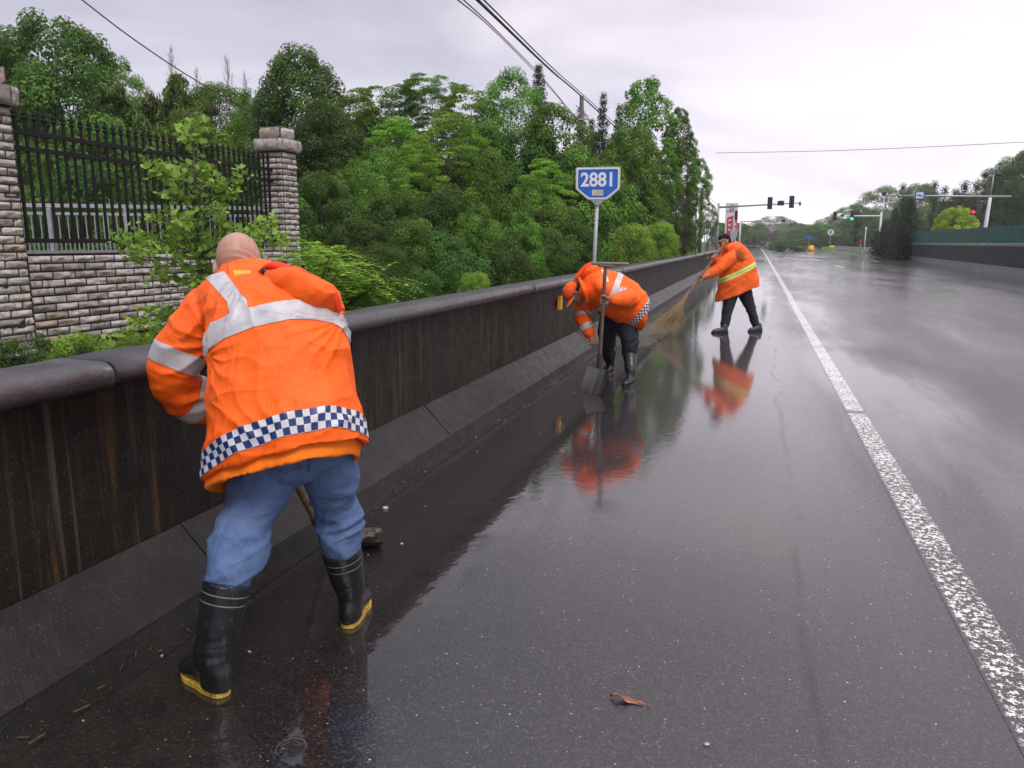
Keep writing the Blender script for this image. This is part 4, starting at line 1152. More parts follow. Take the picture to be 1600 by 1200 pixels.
# power poles and wires
m_wood = simple('weathered_pole', (.085, .075, .065), .8, 0, 12, .35, .4)
def pole(px, ytop, d, label, r=.12, arms=()):
    p = P(px, ytop, d); s, t = ST(p); g = float(ground_z(s, t)) - .3; th = empty('power_pole', (p[0], p[1], g), label, 'pole')
    MB().tube([V(0, 0, 0), V(0, 0, p[2] - g)], [r, r * .7], 12).build('shaft', m_wood, th, True) if False else None
    q = MB().tube([V(0, 0, 0), V(0, 0, p[2] - g)], [r, r * .7], 12).build('shaft', m_wood, None, True); q.parent = th
    for ya, w in arms:
        z = P(px, ya, d)[2] - g; q = MB().bar(V(-w / 2, -.06, z), V(w / 2, -.10, z), .05).build('crossarm', m_pole, None); q.parent = th
        for sx in (-1, 1):
            v, f = tube([V(sx * w * .42, -.08, z), V(sx * w * .42, -.08, z + .14)], [.035, .03], 8, 1); q = mesh('insulator', v, f, m_white, None, True); q.parent = th
    return p
p1 = pole(909, 150, 27, 'weathered power pole rising out of the woods behind the blue sign', .10, ((187, .5), (216, .55), (234, .4)))
p2 = pole(1097, 296, 52, 'grey power pole at the roadside edge of the woods', .14, ((300, .6),))
m_wire = simple('black_cable', (.02, .02, .022), .5)
def wire(pts, r, label, cat='cable', sag=0.0, group=None):
    c = catmull(pts, 14); o = mesh('overhead_cable', *tube(c, np.full(len(c), r), 6, 1, False), m_wire, None, True); return tag(o, label, cat, group)
near = P(735, -10, 9.0); far1 = P(905, 146, 27); 
for k, (a, b, c_, r, lab) in enumerate((
    (P(738, -8, 10.5), P(908, 150, 27), P(1097, 300, 52), .022, 'thickest black overhead cable crossing the sky to the pole in the woods'),
    (P(746, -10, 10.5), P(911, 148, 27), P(1098, 297, 52), .012, 'thin overhead cable running just beside the thickest one'),
    )):
    m1 = (a + b) / 2 - V(0, 0, .05); m2 = (b + c_) / 2 - V(0, 0, .35)
    wire([a, m1, b, m2, c_], r, lab)
wire([P(706, -8, 11), P(772, 48, 15), P(845, 122, 24), P(906, 190, 27)], .010, 'thin overhead cable left of the thick cable pair')
wire([P(716, -8, 11), P(780, 52, 15), P(850, 124, 24), P(906, 192, 27)], .010, 'second thin overhead cable left of the thick cable pair')
wire([P(900, 165, 27), P(960, 222, 33), P(1030, 262, 42), P(1096, 302, 52)], .011, 'lower sagging cable hanging in front of the woods')
wire([P(118, -8, 13), P(210, 62, 14), P(310, 128, 16), P(440, 202, 18)], .011, 'single thin cable crossing the sky above the iron fence')
wire([P(1118, 239, 70), P(1280, 236, 66), P(1440, 230, 62), P(1660, 219, 56)], .022, 'single cable crossing the sky above the traffic lights')
wire([P(1098, 300, 52), P(1112, 312, 66), P(1124, 322, 83)], .018, 'short cable from the grey pole to the traffic light mast')

# traffic signals -------------------------------------------
def lit(name, col, st):
    t = NT(name); t.set(Base_Color=col, Emission_Color=col, Emission_Strength=st, Roughness=.3); return t.m
m_green = lit('lit_green_lens', (.01, .95, .55), 2.2); m_red = lit('lit_red_lens', (.95, .03, .08), 1.3)
def signal(px, py, d, hpx, label, lit_=None, horiz=False, back=True, group='traffic signals'):
    p = P(px, py, d); k = d / 1200.0; h = hpx * k; w = h * .40
    th = empty('traffic_light', p, label, 'traffic light', rz=-math.atan2(p[0], p[1]))
    a, b = (h / 2, w / 2) if horiz else (w / 2, h / 2)
    q = MB().box((-a, -.10, -b), (a, .10, b)).build('housing', m_blackp, None, bevel=.02); q.parent = th
    for i in (-1, 0, 1):
        cx_, cz_ = (i * h / 3.1, 0) if horiz else (0, -i * h / 3.1); r = w * .36; y = .10 if back else -.10; sgn = 1 if back else -1
        v, f = tube([V(cx_, y, cz_), V(cx_, y + sgn * .02, cz_)], [r, r], 14, 1, False); mt = m_green if (lit_ == 'green' and i == 1) else m_red if (lit_ == 'red' and i == 0) else m_blackp
        q = mesh('lens', v, f, mt); q.parent = th
        v, f = tube([V(cx_, y, cz_ + r * .95), V(cx_, y + sgn * .14, cz_ + r * .95)], [r * .5, r * .5], 10, 1, False, .18, V(1, 0, 0)); q = mesh('visor', v, f, m_blackp); q.parent = th
    return th
D1 = 83
g1 = P(1123, 320, D1); ga = empty('traffic_light_mast', (g1[0], g1[1], 0), 'grey mast with a long arm over the road nearest the sweeping man', 'mast')
q = MB().tube([V(0, 0, -.2), V(0, 0, g1[2] + .2)], [.16, .12], 12).build('pole', m_pole, ga, True); q.parent = ga; q.matrix_parent_inverse = Matrix.Identity(4)
arm_end = P(1249, 317, D1 - 2.6) - V(g1[0], g1[1], 0)
q = MB().tube([V(0, 0, P(1123, 324, D1)[2]), arm_end * .5 + V(0, 0, P(1123, 324, D1)[2]) * .5, arm_end], [.11, .09, .05], 10).build('arm', m_pole, None, True); q.parent = ga
signal(1203, 317.5, D1 - 2, 18, 'dark backed traffic light on the near left mast arm, closer to its pole')
signal(1237, 315.5, D1 - 2.7, 18, 'dark backed traffic light near the tip of the near left mast arm')
def small_box(px, py, d, wpx, hpx, name, label, cat, mat, dep=.15):
    p = P(px, py, d); k = d / 1200.0; th = empty(name, p, label, cat, rz=-math.atan2(p[0], p[1])); w, h = wpx * k / 2, hpx * k / 2
    q = MB().box((-w, -dep, -h), (w, dep, h)).build('case', mat, None, bevel=.02); q.parent = th
    q = MB().box((-w * .8, -dep - .03, -h * .75), (w * .8, -dep - .001, h * .75)).build('front_panel', m_blackp, None); q.parent = th
    q = MB().bar(V(0, 0, h), V(0, 0, h + .1), .05).build('bracket', m_pole, None); q.parent = th
    return th
small_box(1220, 317.5, D1 - 2.3, 9.5, 7, 'countdown_box', 'dark countdown box between the two traffic lights on the near left arm', 'display', m_blackp)
p = P(1250, 318, D1 - 2.8); th = empty('surveillance_camera', p, 'small dome camera at the tip of the near left mast arm', 'camera')
v, f = ball((0, 0, -.05), .13, .13, .17, n=12); q = mesh('dome', v, f, m_blackp, None, True); q.parent = th
q = MB().bar(V(0, 0, .08), V(0, 0, .25), .09).build('bracket', m_pole, None); q.parent = th
D2 = 148; g2 = P(1157, 346, D2); ga = empty('camera_mast', (g2[0], g2[1], 0), 'thin grey mast with a long horizontal arm beyond the traffic light mast', 'mast')
q = MB().tube([V(0, 0, -.2), V(0, 0, g2[2] + .2)], [.20, .15], 10).build('pole', m_white, None, True); q.parent = ga
q = MB().tube([V(0, 0, g2[2]), P(1244, 346, D2 - 4) - V(g2[0], g2[1], 0)], [.09, .05], 8).build('arm', m_pole, None, True); q.parent = ga
for px in (1214, 1235):
    q = MB().bar(P(px, 346, D2 - 3) - V(g2[0], g2[1], 0), P(px, 343.5, D2 - 3) - V(g2[0], g2[1], 0), .14).build('sensor', m_blackp, None); q.parent = ga
small_box(1224, 345, D2 - 3.4, 6, 5, 'flash_box', 'pale grey box hanging on the far left mast arm', 'box', m_pole, .2)
signal(1150, 337, 88, 13, 'small dark traffic light at the right edge of the red pylon', group=None)
signal(1150, 375, 88, 10, 'green pedestrian light beside the head of the sweeping man', 'green', back=False)
p = P(1146, 360, 88); th = empty('signal_post', (p[0], p[1], 0), 'thin grey post carrying the pedestrian light beside the pylon', 'post')
q = MB().tube([V(0, 0, -.2), V(0, 0, P(1149, 330, 88)[2])], [.08, .07], 8).build('shaft', m_pole, None, True); q.parent = th
q = MB().box((-.35, -.12, 1.7), (.35, .12, 2.9)).build('control_box', m_pole, None, bevel=.03); q.parent = th
# red and white pylon
Dp = 100; k = Dp / 1200.; p = P(1141, 380, Dp); zt_ = P(1141, 317, Dp)[2]
py = empty('advertising_pylon', (p[0], p[1], 0), 'tall white advertising pylon with red panels and characters beyond the woods', 'sign', rz=-math.atan2(p[0], p[1]) + .1)
w = 9 * k; m_redp = simple('red_panel', (.50, .008, .015), .6, 0, 5, .15)
q = MB().box((-w, -.25, -.3), (w, .25, zt_)).build('body', m_white, None, bevel=.04); q.parent = py
zz = lambda y: P(1141, y, Dp)[2]
v, f = poly([(-w * .75, zz(384)), (w * .92, zz(384)), (w * .92, zz(335)), (-w * .75, zz(340))], -.27, -.251); q = mesh('red_panel', v, f, m_redp); q.parent = py
for i, ch in enumerate('中国石油'): text_mesh(ch, 3.6 * k, m_redp, py, 'red_character', ((i - 1.5) * 4.0 * k, -.262, zz(330.5)), .01, .004)
for i, ch in enumerate('加油站'): text_mesh(ch, 5.6 * k, m_signw, py, 'white_character', (w * .45, -.282, zz(343 + i * 7.5)), .01, .004)
for i, ch in enumerate('便利店'): text_mesh(ch, 4.2 * k, m_signw, py, 'white_character', (-w * .30, -.282, zz(345 + i * 7)), .01, .004)
v, f = tube([V(0, -.251, zz(324)), V(0, -.275, zz(324))], [4 * k, 4 * k], 20, 1, False); q = mesh('round_emblem', v, f, simple('blue_green', (.04, .20, .28), .4)); q.parent = py
v, f = tube([V(0, -.276, zz(324)), V(0, -.29, zz(324))], [2.2 * k, 2.2 * k], 20, 1, False); q = mesh('emblem_centre', v, f, m_signw); q.parent = py
# right traffic signal arm
D3 = 112; g3 = P(1377, 335, D3); ga = empty('traffic_light_mast', (g3[0], g3[1], 0), 'white mast with a short arm carrying the green lights on the right', 'mast')
q = MB().tube([V(0, 0, -.1), V(0, 0, g3[2] + .3)], [.18, .14], 10).build('pole', m_white, None, True); q.parent = ga
q = MB().tube([V(0, 0, P(1377, 337.5, D3)[2]), P(1303, 337.5, D3) - V(g3[0], g3[1], 0)], [.12, .07], 8).build('arm', m_white, None, True); q.parent = ga
signal(1304.5, 337.5, D3 - .5, 13, 'dark traffic light at the free end of the right mast arm', None, back=False)
th = signal(1318, 337, D3 - .5, 8, 'wide traffic light showing green in the middle of the right mast arm', 'green', horiz=True, back=False)
signal(1331.5, 337.5, D3 - .5, 13, 'upright traffic light showing green at its bottom on the right mast arm', 'green', back=False)
# big gantry on the right
D4 = 70; g4 = P(1533, 385, D4); ga = empty('gantry_mast', (g4[0], g4[1], 0), 'tall white gantry mast behind the green screen on the right', 'mast')
zt4 = P(1540, 272, D4)[2]; za = P(1533, 307, D4)[2]
q = MB().tube([V(0, 0, -.2), V(.35, 0, za)], [.20, .13], 12).build('pole', m_white, None, True); q.parent = ga
q = MB().tube([V(.35, 0, za), V(.42, 0, zt4)], [.07, .05], 8).build('upper_pole', m_pole, None, True); q.parent = ga
q = MB().tube([P(1378, 305.5, D4 + 1) - V(g4[0], g4[1], 0), P(1480, 306.5, D4) - V(g4[0], g4[1], 0), P(1580, 307, D4 - 1) - V(g4[0], g4[1], 0)], [.06, .09, .085], 10).build('arm', m_pole, None, True); q.parent = ga
q = MB().bar(V(-.45, 0, zt4 - .15), V(.55 + .45, 0, zt4 - .15), .06).build('lamp_bar', m_pole, None); q.parent = ga
for sx in (-.35, .80):
    v, f = ball((sx, -.1, zt4 - .05), .26, .2, .18, n=12); q = mesh('floodlight', v, f, m_blackp, None, True); q.parent = ga
q = MB().tube([V(.42, 0, zt4), V(.44, 0, zt4 + .9)], [.02, .01], 5).build('lightning_rod', m_pole, None); q.parent = ga
for px in (1381,):
    c = P(px, 303, D4 + 1) - V(g4[0], g4[1], 0); q = MB().box(tuple(c - V(.12, .2, .1)), tuple(c + V(.12, .2, .14))).build('speed_camera', m_blackp, None); q.parent = ga
p = P(1437, 305.5, D4 - .3); th = empty('road_sign', p, 'square white sign with blue frame and dark car symbol on the right gantry arm', 'road sign', rz=-math.atan2(p[0], p[1]))
kk = D4 / 1200.
for nm, r, y, mt in (('panel_frame', 6.8, .03, m_blue), ('panel', 4.9, -.015, m_signw)):
    q = MB().box((-r * kk, y - .04, -r * kk * .92), (r * kk, y, r * kk * .92)).build(nm, mt, None, bevel=.03); q.parent = th
v, f = poly([(x * kk, z * kk) for x, z in ((-3.6, 1.2), (-3.4, .2), (-.5, -.7), (3.6, -1.6), (3.6, -.2), (1.2, .5), (-.6, 1.3), (-2.4, 1.0))], -.075, -.056); q = mesh('symbol', v, f, m_blackp); q.parent = th
signal(1521, 331, D4 - 2, 17, 'traffic light showing red beside the right gantry mast', 'red', back=False)
# small round signs, posts, barrels
for px, py_, d, r, mt, lab in ((1298, 363, 165, 4.6, m_signw, 'small round white sign with a dark bar beyond the guardrail'), (1265, 371, 190, 3.6, m_blue, 'small round blue sign left of the right hill'), (1345, 376.5, 120, 2.3, m_redp, 'tiny round red sign beside the thin white post')):
    p = P(px, py_, d); k = d / 1200.; th = empty('round_sign', (p[0], p[1], 0), lab, 'road sign', rz=-math.atan2(p[0], p[1]))
    q = MB().tube([V(0, 0, 0), V(0, 0, p[2])], [.07, .07], 8).build('post', m_pole, None); q.parent = th
    v, f = tube([V(0, -.12, p[2]), V(0, -.17, p[2])], [r * k, r * k], 20, 1, False); q = mesh('disc', v, f, mt); q.parent = th
    if mt is m_signw: q = MB().box((-.12, -.19, p[2] - r * k * .6), (.12, -.171, p[2] + r * k * .6)).build('bar_symbol', m_blackp, None); q.parent = th
p = P(1353, 358, 100); th = empty('white_post', (p[0], p[1], 0), 'thin white post standing behind the far guardrail', 'post')
q = MB().tube([V(0, 0, -.1), V(0, 0, p[2])], [.07, .055], 8).build('shaft', m_white, None, True); q.parent = th
q = MB().box((-.1, -.1, p[2] - .1), (.1, .1, p[2] + .25)).build('cap_box', m_white, None); q.parent = th
for px, y0, y1, w, lab in ((1267, 392.5, 383.5, 10, 'bright yellow crash cushion at the median opening'), (1300, 389.2, 383.8, 11, 'yellow crash cushion at the near end of the guardrail')):
    g = G(px, y0); k = g[1] / 1200.; th = empty('crash_cushion', g, lab, 'barrier', rz=-math.atan2(g[0], g[1])); h = (y0 - y1) * k; m_yb = m_yel
    q = MB().tube([V(0, 0, 0), V(0, 0, h * .45), V(0, 0, h * .5), V(0, 0, h)], [w * k * .42, w * k * .40, w * k * .36, w * k * .34], 16).build('drum', m_yb, None, True); q.parent = th
    for sx in (-1, 1): q = MB().box((sx * w * k * .38 - .14, -.3, 0), (sx * w * k * .38 + .14, .3, h * .8)).build('side_board', m_yb, None, bevel=.05); q.parent = th

# right-hand median parapet with green anti-glare screen
A = G(1408, 403); B = G(1600, 431); dr = unit(B - A); nr = unit(np.cross(dr, V(0, 0, 1)))
if nr[1] > 0: nr = -nr
B2 = B + dr * 16; L = np.linalg.norm(B2 - A)
mp_ = empty('median_parapet', (A[0], A[1], 0), 'dark concrete median parapet with pale sloped foot on the right', 'barrier')
def run(prof, segs):
    v = []; f = []; n = len(prof)
    for a0, a1 in segs:
        b = len(v)
        for q in (a0, a1): v += [dr * q + nr * x + V(0, 0, z) for x, z in prof]
        f += [(b + j, b + (j + 1) % n, b + n + (j + 1) % n, b + n + j) for j in range(n)] + [tuple(range(b + n - 1, b - 1, -1)), tuple(range(b + n, b + 2 * n))]
    return v, f
m_rface = concrete('green_stained_concrete', (.010, .011, .008), (.032, .034, .027), .7, pale=.3, rough=.6, spec=.2)
m_rtoe = concrete('pale_toe_concrete', (.085, .082, .085), (.17, .165, .17), .3, (.05, .05, .05), .35)
segs = [(a, min(a + 9.96, L)) for a in np.arange(0, L, 10)]
v, f = run([(0, .36), (0, 1.34), (-.3, 1.34), (-.3, .36)], segs); q = mesh('wall_face', v, f, m_rface); q.parent = mp_
v, f = run([(.28, 0), (.26, .16), (.012, .40), (-.29, .355), (-.29, 0)], [(a + 4.2, min(a + 14.15, L)) for a in np.arange(-4.2, L - 4.2, 10)]); q = mesh('toe_slope', v, f, m_rtoe); q.parent = mp_
v, f = run([(.04, 1.345), (.04, 1.42), (-.34, 1.42), (-.34, 1.345)], segs); q = mesh('coping', v, f, m_cap); q.parent = mp_
for j, q_ in enumerate((6, 22)):
    c = A + dr * q_ + nr * .03 + V(0, 0, .95); o = mesh('road_reflector', *MB().box((-.06, -.02, -.12), (.06, .02, .12)).__dict__.values(), m_yel); o.location = tuple(c); o.rotation_euler = (0, 0, math.atan2(dr[1], dr[0]))
    tag(o, ('yellow reflector near the far end of the median parapet', 'yellow reflector further along the median parapet toward the right edge')[j], 'reflector')
m_gr = simple('green_screen_panel', (.005, .085, .055), .65, 0, 3, .35)
sc_ = empty('anti_glare_screen', (A[0], A[1], 0), 'row of green anti-glare panels standing on the median parapet', 'screen')
ztopA, zbA = 2.62, 1.50; npan = 58
for i in range(npan):
    q_ = L * (i + .5) / npan * .985 + .3; w = .36; ang = .06; d2 = unit(dr * math.cos(ang) + nr * math.sin(ang)); zb = 1.46; ztp = 2.56 - .22 * min(1, i / npan * 1.35)
    c = dr * q_ - nr * .15; pts = [(-w, zb + .10), (-w * .6, zb), (w * .6, zb), (w, zb + .10), (w, ztp - .04), (w * .85, ztp), (-w * .85, ztp), (-w, ztp - .04)]
    n_ = unit(np.cross(d2, V(0, 0, 1))); v = [c + d2 * x + V(0, 0, z) - n_ * .02 for x, z in pts] + [c + d2 * x + V(0, 0, z) + n_ * .02 for x, z in pts]; n = len(pts)
    q = mesh('panel', v, [tuple(range(n)), tuple(range(2 * n - 1, n - 1, -1))] + [(k2, n + k2, n + (k2 + 1) % n, (k2 + 1) % n) for k2 in range(n)], m_gr); q.parent = sc_
q = MB().bar(dr * .1 - nr * .2 + V(0, 0, 1.47), dr * (L - .2) - nr * .2 + V(0, 0, 1.47), .06).build('base_rail', m_pole, None); q.parent = sc_
# guardrail
gp = [G(x, y) for x, y in ((1396, 400.5), (1360, 397), (1330, 394), (1303, 391.5))]; gp = [A + nr * .1 - dr * .2] + [A - dr * 3 - nr * .1] + gp[1:]
gr_ = empty('guardrail', (gp[0][0], gp[0][1], 0), 'grey double guardrail leading from the median parapet to the far opening', 'guardrail'); O = V(gp[0][0], gp[0][1], 0)
cc = catmull(gp, 6)
for z in (.50, .82):
    mb = MB()
    for i in range(len(cc) - 1): mb.bar(cc[i] - O + V(0, 0, z), cc[i + 1] - O + V(0, 0, z), .10, .20)
    q = mb.build('rail', m_steel, None); q.parent = gr_
for i in range(0, len(cc), 1):
    q = MB().bar(cc[i] - O + V(.1, .1, 0), cc[i] - O + V(.1, .1, .9), .14).build('post', m_steel, None); q.parent = gr_
fg = [G(x, y) for x, y in ((1256, 391), (1230, 389.3), (1205, 387.6))]; O = V(fg[0][0], fg[0][1], 0)
gr_ = empty('guardrail', tuple(O), 'far thin guardrail of the median left of the yellow crash cushion', 'guardrail'); mb = MB()
for i in range(2): mb.bar(fg[i] - O + V(0, 0, .75), fg[i + 1] - O + V(0, 0, .75), .1, .45)
q = mb.build('rail', m_steel, None); q.parent = gr_; mb = MB()
for t_ in np.linspace(0, 1, 9): 
    c = fg[0] * (1 - t_) + fg[2] * t_ - O; q = MB().bar(c, c + V(0, 0, .8), .2).build('post', m_steel, None); q.parent = gr_

# white building
Db = 420; k = Db / 1200.; p = P(1193, 384, Db); bd = empty('white_building', (p[0], p[1], 0), 'hazy white two-wing building far away where the road ends', 'building', rz=-math.atan2(p[0], p[1]))
X = lambda px: (px - 1193) * k; Zb = lambda y: P(1193, y, Db)[2]
m_far = simple('white_render', (.60, .58, .58), .7, 0, .2, .1); m_farg = simple('grey_blue_glazing', (.16, .19, .25), .4, 0, .3, .2); m_roof = simple('pale_red_roof', (.34, .20, .18), .7, 0, .3, .2)
q = MB().box((X(1197), -2, -1), (X(1214), 10, Zb(357))).build('gable_wing', m_far, None); q.parent = bd
v, f = poly([(X(1195.5), Zb(357)), (X(1215.5), Zb(357)), (X(1206), Zb(350.5))], -2.4, 10.4); q = mesh('gable_roof', v, f, m_roof); q.parent = bd
q = MB().box((X(1166), 0, -1), (X(1197) - .01, 9, Zb(356))).build('long_wing', m_far, None); q.parent = bd
for z0, z1 in ((371, 366.5), (364.5, 359)):
    q = MB().box((X(1172), -.12, Zb(z0)), (X(1196.2), -.003, Zb(z1))).build('window_band', m_farg, None); q.parent = bd
v, f = poly([(X(1164.5), Zb(356)), (X(1197) - .02, Zb(356)), (X(1194), Zb(351.5)), (X(1190), Zb(350)), (X(1184), Zb(353)), (X(1168), Zb(354))], -.8, 9.4); q = mesh('long_roof', v, f, m_roof); q.parent = bd
q = MB().box((X(1181), -.5, Zb(372)), (X(1190), -.13, Zb(364.5))).build('entrance_panel', m_far, None); q.parent = bd
for x in (1201, 1206, 1211):
    for y in (361, 367): q = MB().box((X(x) - .35, -2.05, Zb(y) - .6), (X(x) + .35, -2.003, Zb(y) + .6)).build('window', m_farg, None); q.parent = bd
# little truck driving away
g = G(1191, 388); k = g[1] / 1200.; tr = empty('small_truck', g, 'small dark box truck driving away at the vanishing point of the road', 'truck', rz=-AZ)
w = 3.2 * k; h = 10.5 * k; m_tb = simple('dark_blue_canvas', (.04, .05, .08), .6)
q = MB().box((-w, 0, .55), (w, 3.2, h)).build('cargo_box', m_tb, None, bevel=.05); q.parent = tr
q = MB().box((-w * .9, 3.25, .5), (w * .9, 4.8, h * .88)).build('cab', m_tb, None, bevel=.12); q.parent = tr
q = MB().box((-w * 1.02, -.06, h - .12), (w * 1.02, 3.25, h + .0)).build('pale_top_edge', m_pole, None); q.parent = tr
for sx in (-1, 1):
    for y in (.6, 3.9):
        v, f = tube([V(sx * w * .95 - .12, y, .33), V(sx * w * .95 + .12, y, .33)], [.33, .33], 14, 1, False); q = mesh('wheel', v, f, m_blackp); q.parent = tr
    q = MB().box((sx * w * .7 - .1, -.03, .62), (sx * w * .7 + .1, -.002, .76)).build('tail_light', m_redp, None); q.parent = tr
q = MB().box((-w, -.12, .35), (w, -.03, .5)).build('bumper', m_pole, None); q.parent = tr
# small pale notice board in the trees
p = P(1106, 352, 60); th = empty('notice_board', (p[0], p[1], 0), 'small pale grey board beside the grey power pole', 'board', rz=-math.atan2(p[0], p[1]))
k = 60 / 1200.; q = MB().box((-5 * k, -.03, p[2] - 5 * k), (5 * k, .03, p[2] + 6 * k)).build('board', simple('pale_grey_board', (.22, .25, .23), .6), None); q.parent = th
for sx in (-.2, .2): q = MB().bar(V(sx, .05, 0), V(sx, .05, p[2]), .05).build('leg', m_pole, None); q.parent = th
# ------------------------------------------------------------------ people
def crease(t):
    o = None
    for sc, r, s, w in ((2.6, .5, (1, 1, 2.2), 1.0), (5, -.6, (2.2, 1, 1), .5)):
        n = t.noise(t.co(scale=s, rot=(r, r * .5, r)), sc, 2, .5, .35); k = t.math('MULTIPLY', t.math('POWER', t.math('SUBTRACT', 1.0, t.math('MULTIPLY', t.math('ABSOLUTE', t.math('SUBTRACT', n, .5)), 4.2, clamp=True)), 2.5), w)
        o = k if o is None else t.math('ADD', o, k)
    return o
def fabric(name, col, rough=.75, dirt=0.0, dcol=(.10, .04, .015), weave=.12, vary=.12):
    t = NT(name); c = t.co()
    b = t.ramp(t.noise(c, 6, 5, .6), (.3, tuple(x * (1 - vary) for x in col)), (.7, tuple(min(1, x * (1 + vary)) for x in col)))
    if dirt:
        b = t.mix(t.math('MULTIPLY', t.ramp(t.noise(c, 5.5, 6, .7, .5), (.56, 0.0), (.72, 1.0)), dirt), b, dcol)
    t.set(Base_Color=b, Roughness=rough, Specular_IOR_Level=.35, Normal=t.bump(t.noise(c, 420, 2), weave, .002, t.bump(crease(t), .42, .013)))
    return t.m
m_orange = fabric('orange_rain_jacket', (1.0, .125, .004), .62, .35, (.30, .05, .01))
m_orange2 = fabric('deep_orange_jacket', (.88, .125, .008), .65, .3, (.25, .06, .01))
m_lining = fabric('red_orange_lining', (.80, .045, .006), .7)
m_shirt = fabric('light_orange_shirt', (.98, .20, .008), .8)
m_denim = NT('faded_denim')
_c = m_denim.co(); _n = m_denim.noise(_c, 5, 6, .7); _w = m_denim.noise(m_denim.co(scale=(1, 1, .4)), 260, 2)
m_denim.set(Base_Color=m_denim.mix(m_denim.math('MULTIPLY', _w, .5), m_denim.ramp(_n, (.30, (.032, .065, .155)), (.52, (.058, .11, .25)), (.75, (.11, .18, .34))), (.22, .30, .46)), Roughness=.85, Specular_IOR_Level=.2, Normal=m_denim.bump(_w, .3, .002, m_denim.bump(crease(m_denim), .5, .014)))
m_denim = m_denim.m
m_navy = fabric('dark_navy_trousers', (.016, .018, .028), .8, 0, weave=.2, vary=.3)
m_char = fabric('charcoal_trousers', (.030, .032, .040), .85, 0, weave=.2, vary=.3)
t = NT('reflective_tape'); c = t.co(); t.set(Base_Color=t.ramp(t.noise(c, 14, 4), (.3, (.40, .39, .40)), (.7, (.56, .55, .56))), Roughness=.42, Metallic=.15, Normal=t.bump(t.noise(c, 60, 3), .2, .003)); m_refl = t.m
t = NT('checked_tape'); n = t.n.new('ShaderNodeTexChecker'); uvn = t.n.new('ShaderNodeTexCoord'); t.l.new(uvn.outputs['UV'], n.inputs['Vector']); n.inputs['Scale'].default_value = 3.0
n.inputs['Color1'].default_value = (.010, .030, .13, 1); n.inputs['Color2'].default_value = (.60, .60, .62, 1); t.set(Base_Color=n.outputs[0], Roughness=.4); m_check = t.m
m_lime = simple('lime_tape', (.62, .85, .06), .5, 0, 20, .1)
def skin_mat(name, col):
    t = NT(name); c = t.co()
    t.set(Base_Color=t.ramp(t.noise(c, 22, 5, .6), (.3, tuple(x * .85 for x in col)), (.7, tuple(min(1, x * 1.12) for x in col))), Roughness=.5, Subsurface_Weight=.12, Subsurface_Radius=(.02, .008, .005), Subsurface_Scale=.3,
          Normal=t.bump(t.noise(c, 120, 4), .25, .0015))
    return t.m
m_skin = skin_mat('skin', (.36, .19, .125)); m_scalp = skin_mat('shaved_scalp', (.44, .25, .18))
m_hair = simple('black_hair', (.006, .005, .005), .75, 0, 60, .4, .3, .2)
m_eye = simple('dark_eye', (.02, .015, .012), .2)
t = NT('black_rubber'); c = t.co(); sc1 = t.noise(t.co(scale=(1, 1, .35)), 30, 7, .8, .6)
t.set(Base_Color=t.mix(t.ramp(sc1, (.56, 0.0), (.70, .55)), (.010, .011, .013), (.13, .125, .12)), Roughness=t.ramp(t.noise(c, 18, 4), (.3, .24), (.7, .45)), Normal=t.bump(t.noise(c, 40, 4), .2, .003)); m_rubber = t.m
m_ysole = simple('yellow_sole', (.50, .32, .05), .6, 0, 40, .5)
m_stitch = simple('pale_seam', (.16, .16, .16), .6)
m_wood2 = NT('worn_wood'); _c = m_wood2.co(); m_wood2.set(Base_Color=m_wood2.ramp(m_wood2.noise(_c, 26, 6, .7), (.3, (.045, .030, .018)), (.55, (.12, .08, .05)), (.75, (.24, .18, .11))), Roughness=.6, Normal=m_wood2.bump(m_wood2.noise(_c, 80, 4), .3, .002)); m_wood2 = m_wood2.m
m_steel2 = NT('muddy_steel'); _c = m_steel2.co(); m_steel2.set(Base_Color=m_steel2.ramp(m_steel2.noise(_c, 14, 7, .75), (.35, (.016, .014, .013)), (.6, (.030, .027, .024)), (.8, (.09, .075, .06))), Roughness=.6, Metallic=0.0, Normal=m_steel2.bump(m_steel2.noise(_c, 40, 5), .5, .004)); m_steel2 = m_steel2.m

def rg(L, R, D, dep, dl=0.0, dr=0.0):
    A = P(*L, D + dl); B = P(*R, D + dr); return ((A + B) / 2, (B - A) / 2, dep)
def torso_rings(rs_):
    C = [r[0] for r in rs_]; out = []
    for i, (c, a, dep) in enumerate(rs_):
        ax = unit(C[min(i + 1, len(C) - 1)] - C[max(i - 1, 0)])
        b = unit(np.cross(ax, a)) * dep; out.append((c, a, b))
    return out
def scaled(r, k, d=None): return (r[0] + (0 if d is None else d), r[1] * k, r[2] * k)
def folds(c, o, r0, n, amp, seed=0, sig=.16):
    """drag folds fanning out from a point"""
    d = c - o; r = np.linalg.norm(d, axis=1); a = np.arctan2(d[:, 2], d[:, 0]) + fbm(c * 5, seed) * .22
    return amp * (np.abs(np.sin(a * n + seed)) ** .6 - .6) * -1 * np.exp(-((r - r0) / sig) ** 2)
def garment(rings, sleeves, voxel, lip=.10, smooth=5, e=.86, sub=5, extra=(), k=.94):
    """bell-shaped, open at the hem"""
    ax = unit(rings[1][0] - rings[0][0])
    pre = [scaled(rings[0], k * .96, ax * lip), scaled(rings[0], k, ax * .01), scaled(rings[0], k + .02, -ax * .002)]
    sol = [loft(rings, 56, sub, e, pre=pre)]
    for pts, rad in sleeves: sol.append(tube(pts, rad, 28, 6))
    return fuse(sol + list(extra), voxel, smooth, .5)
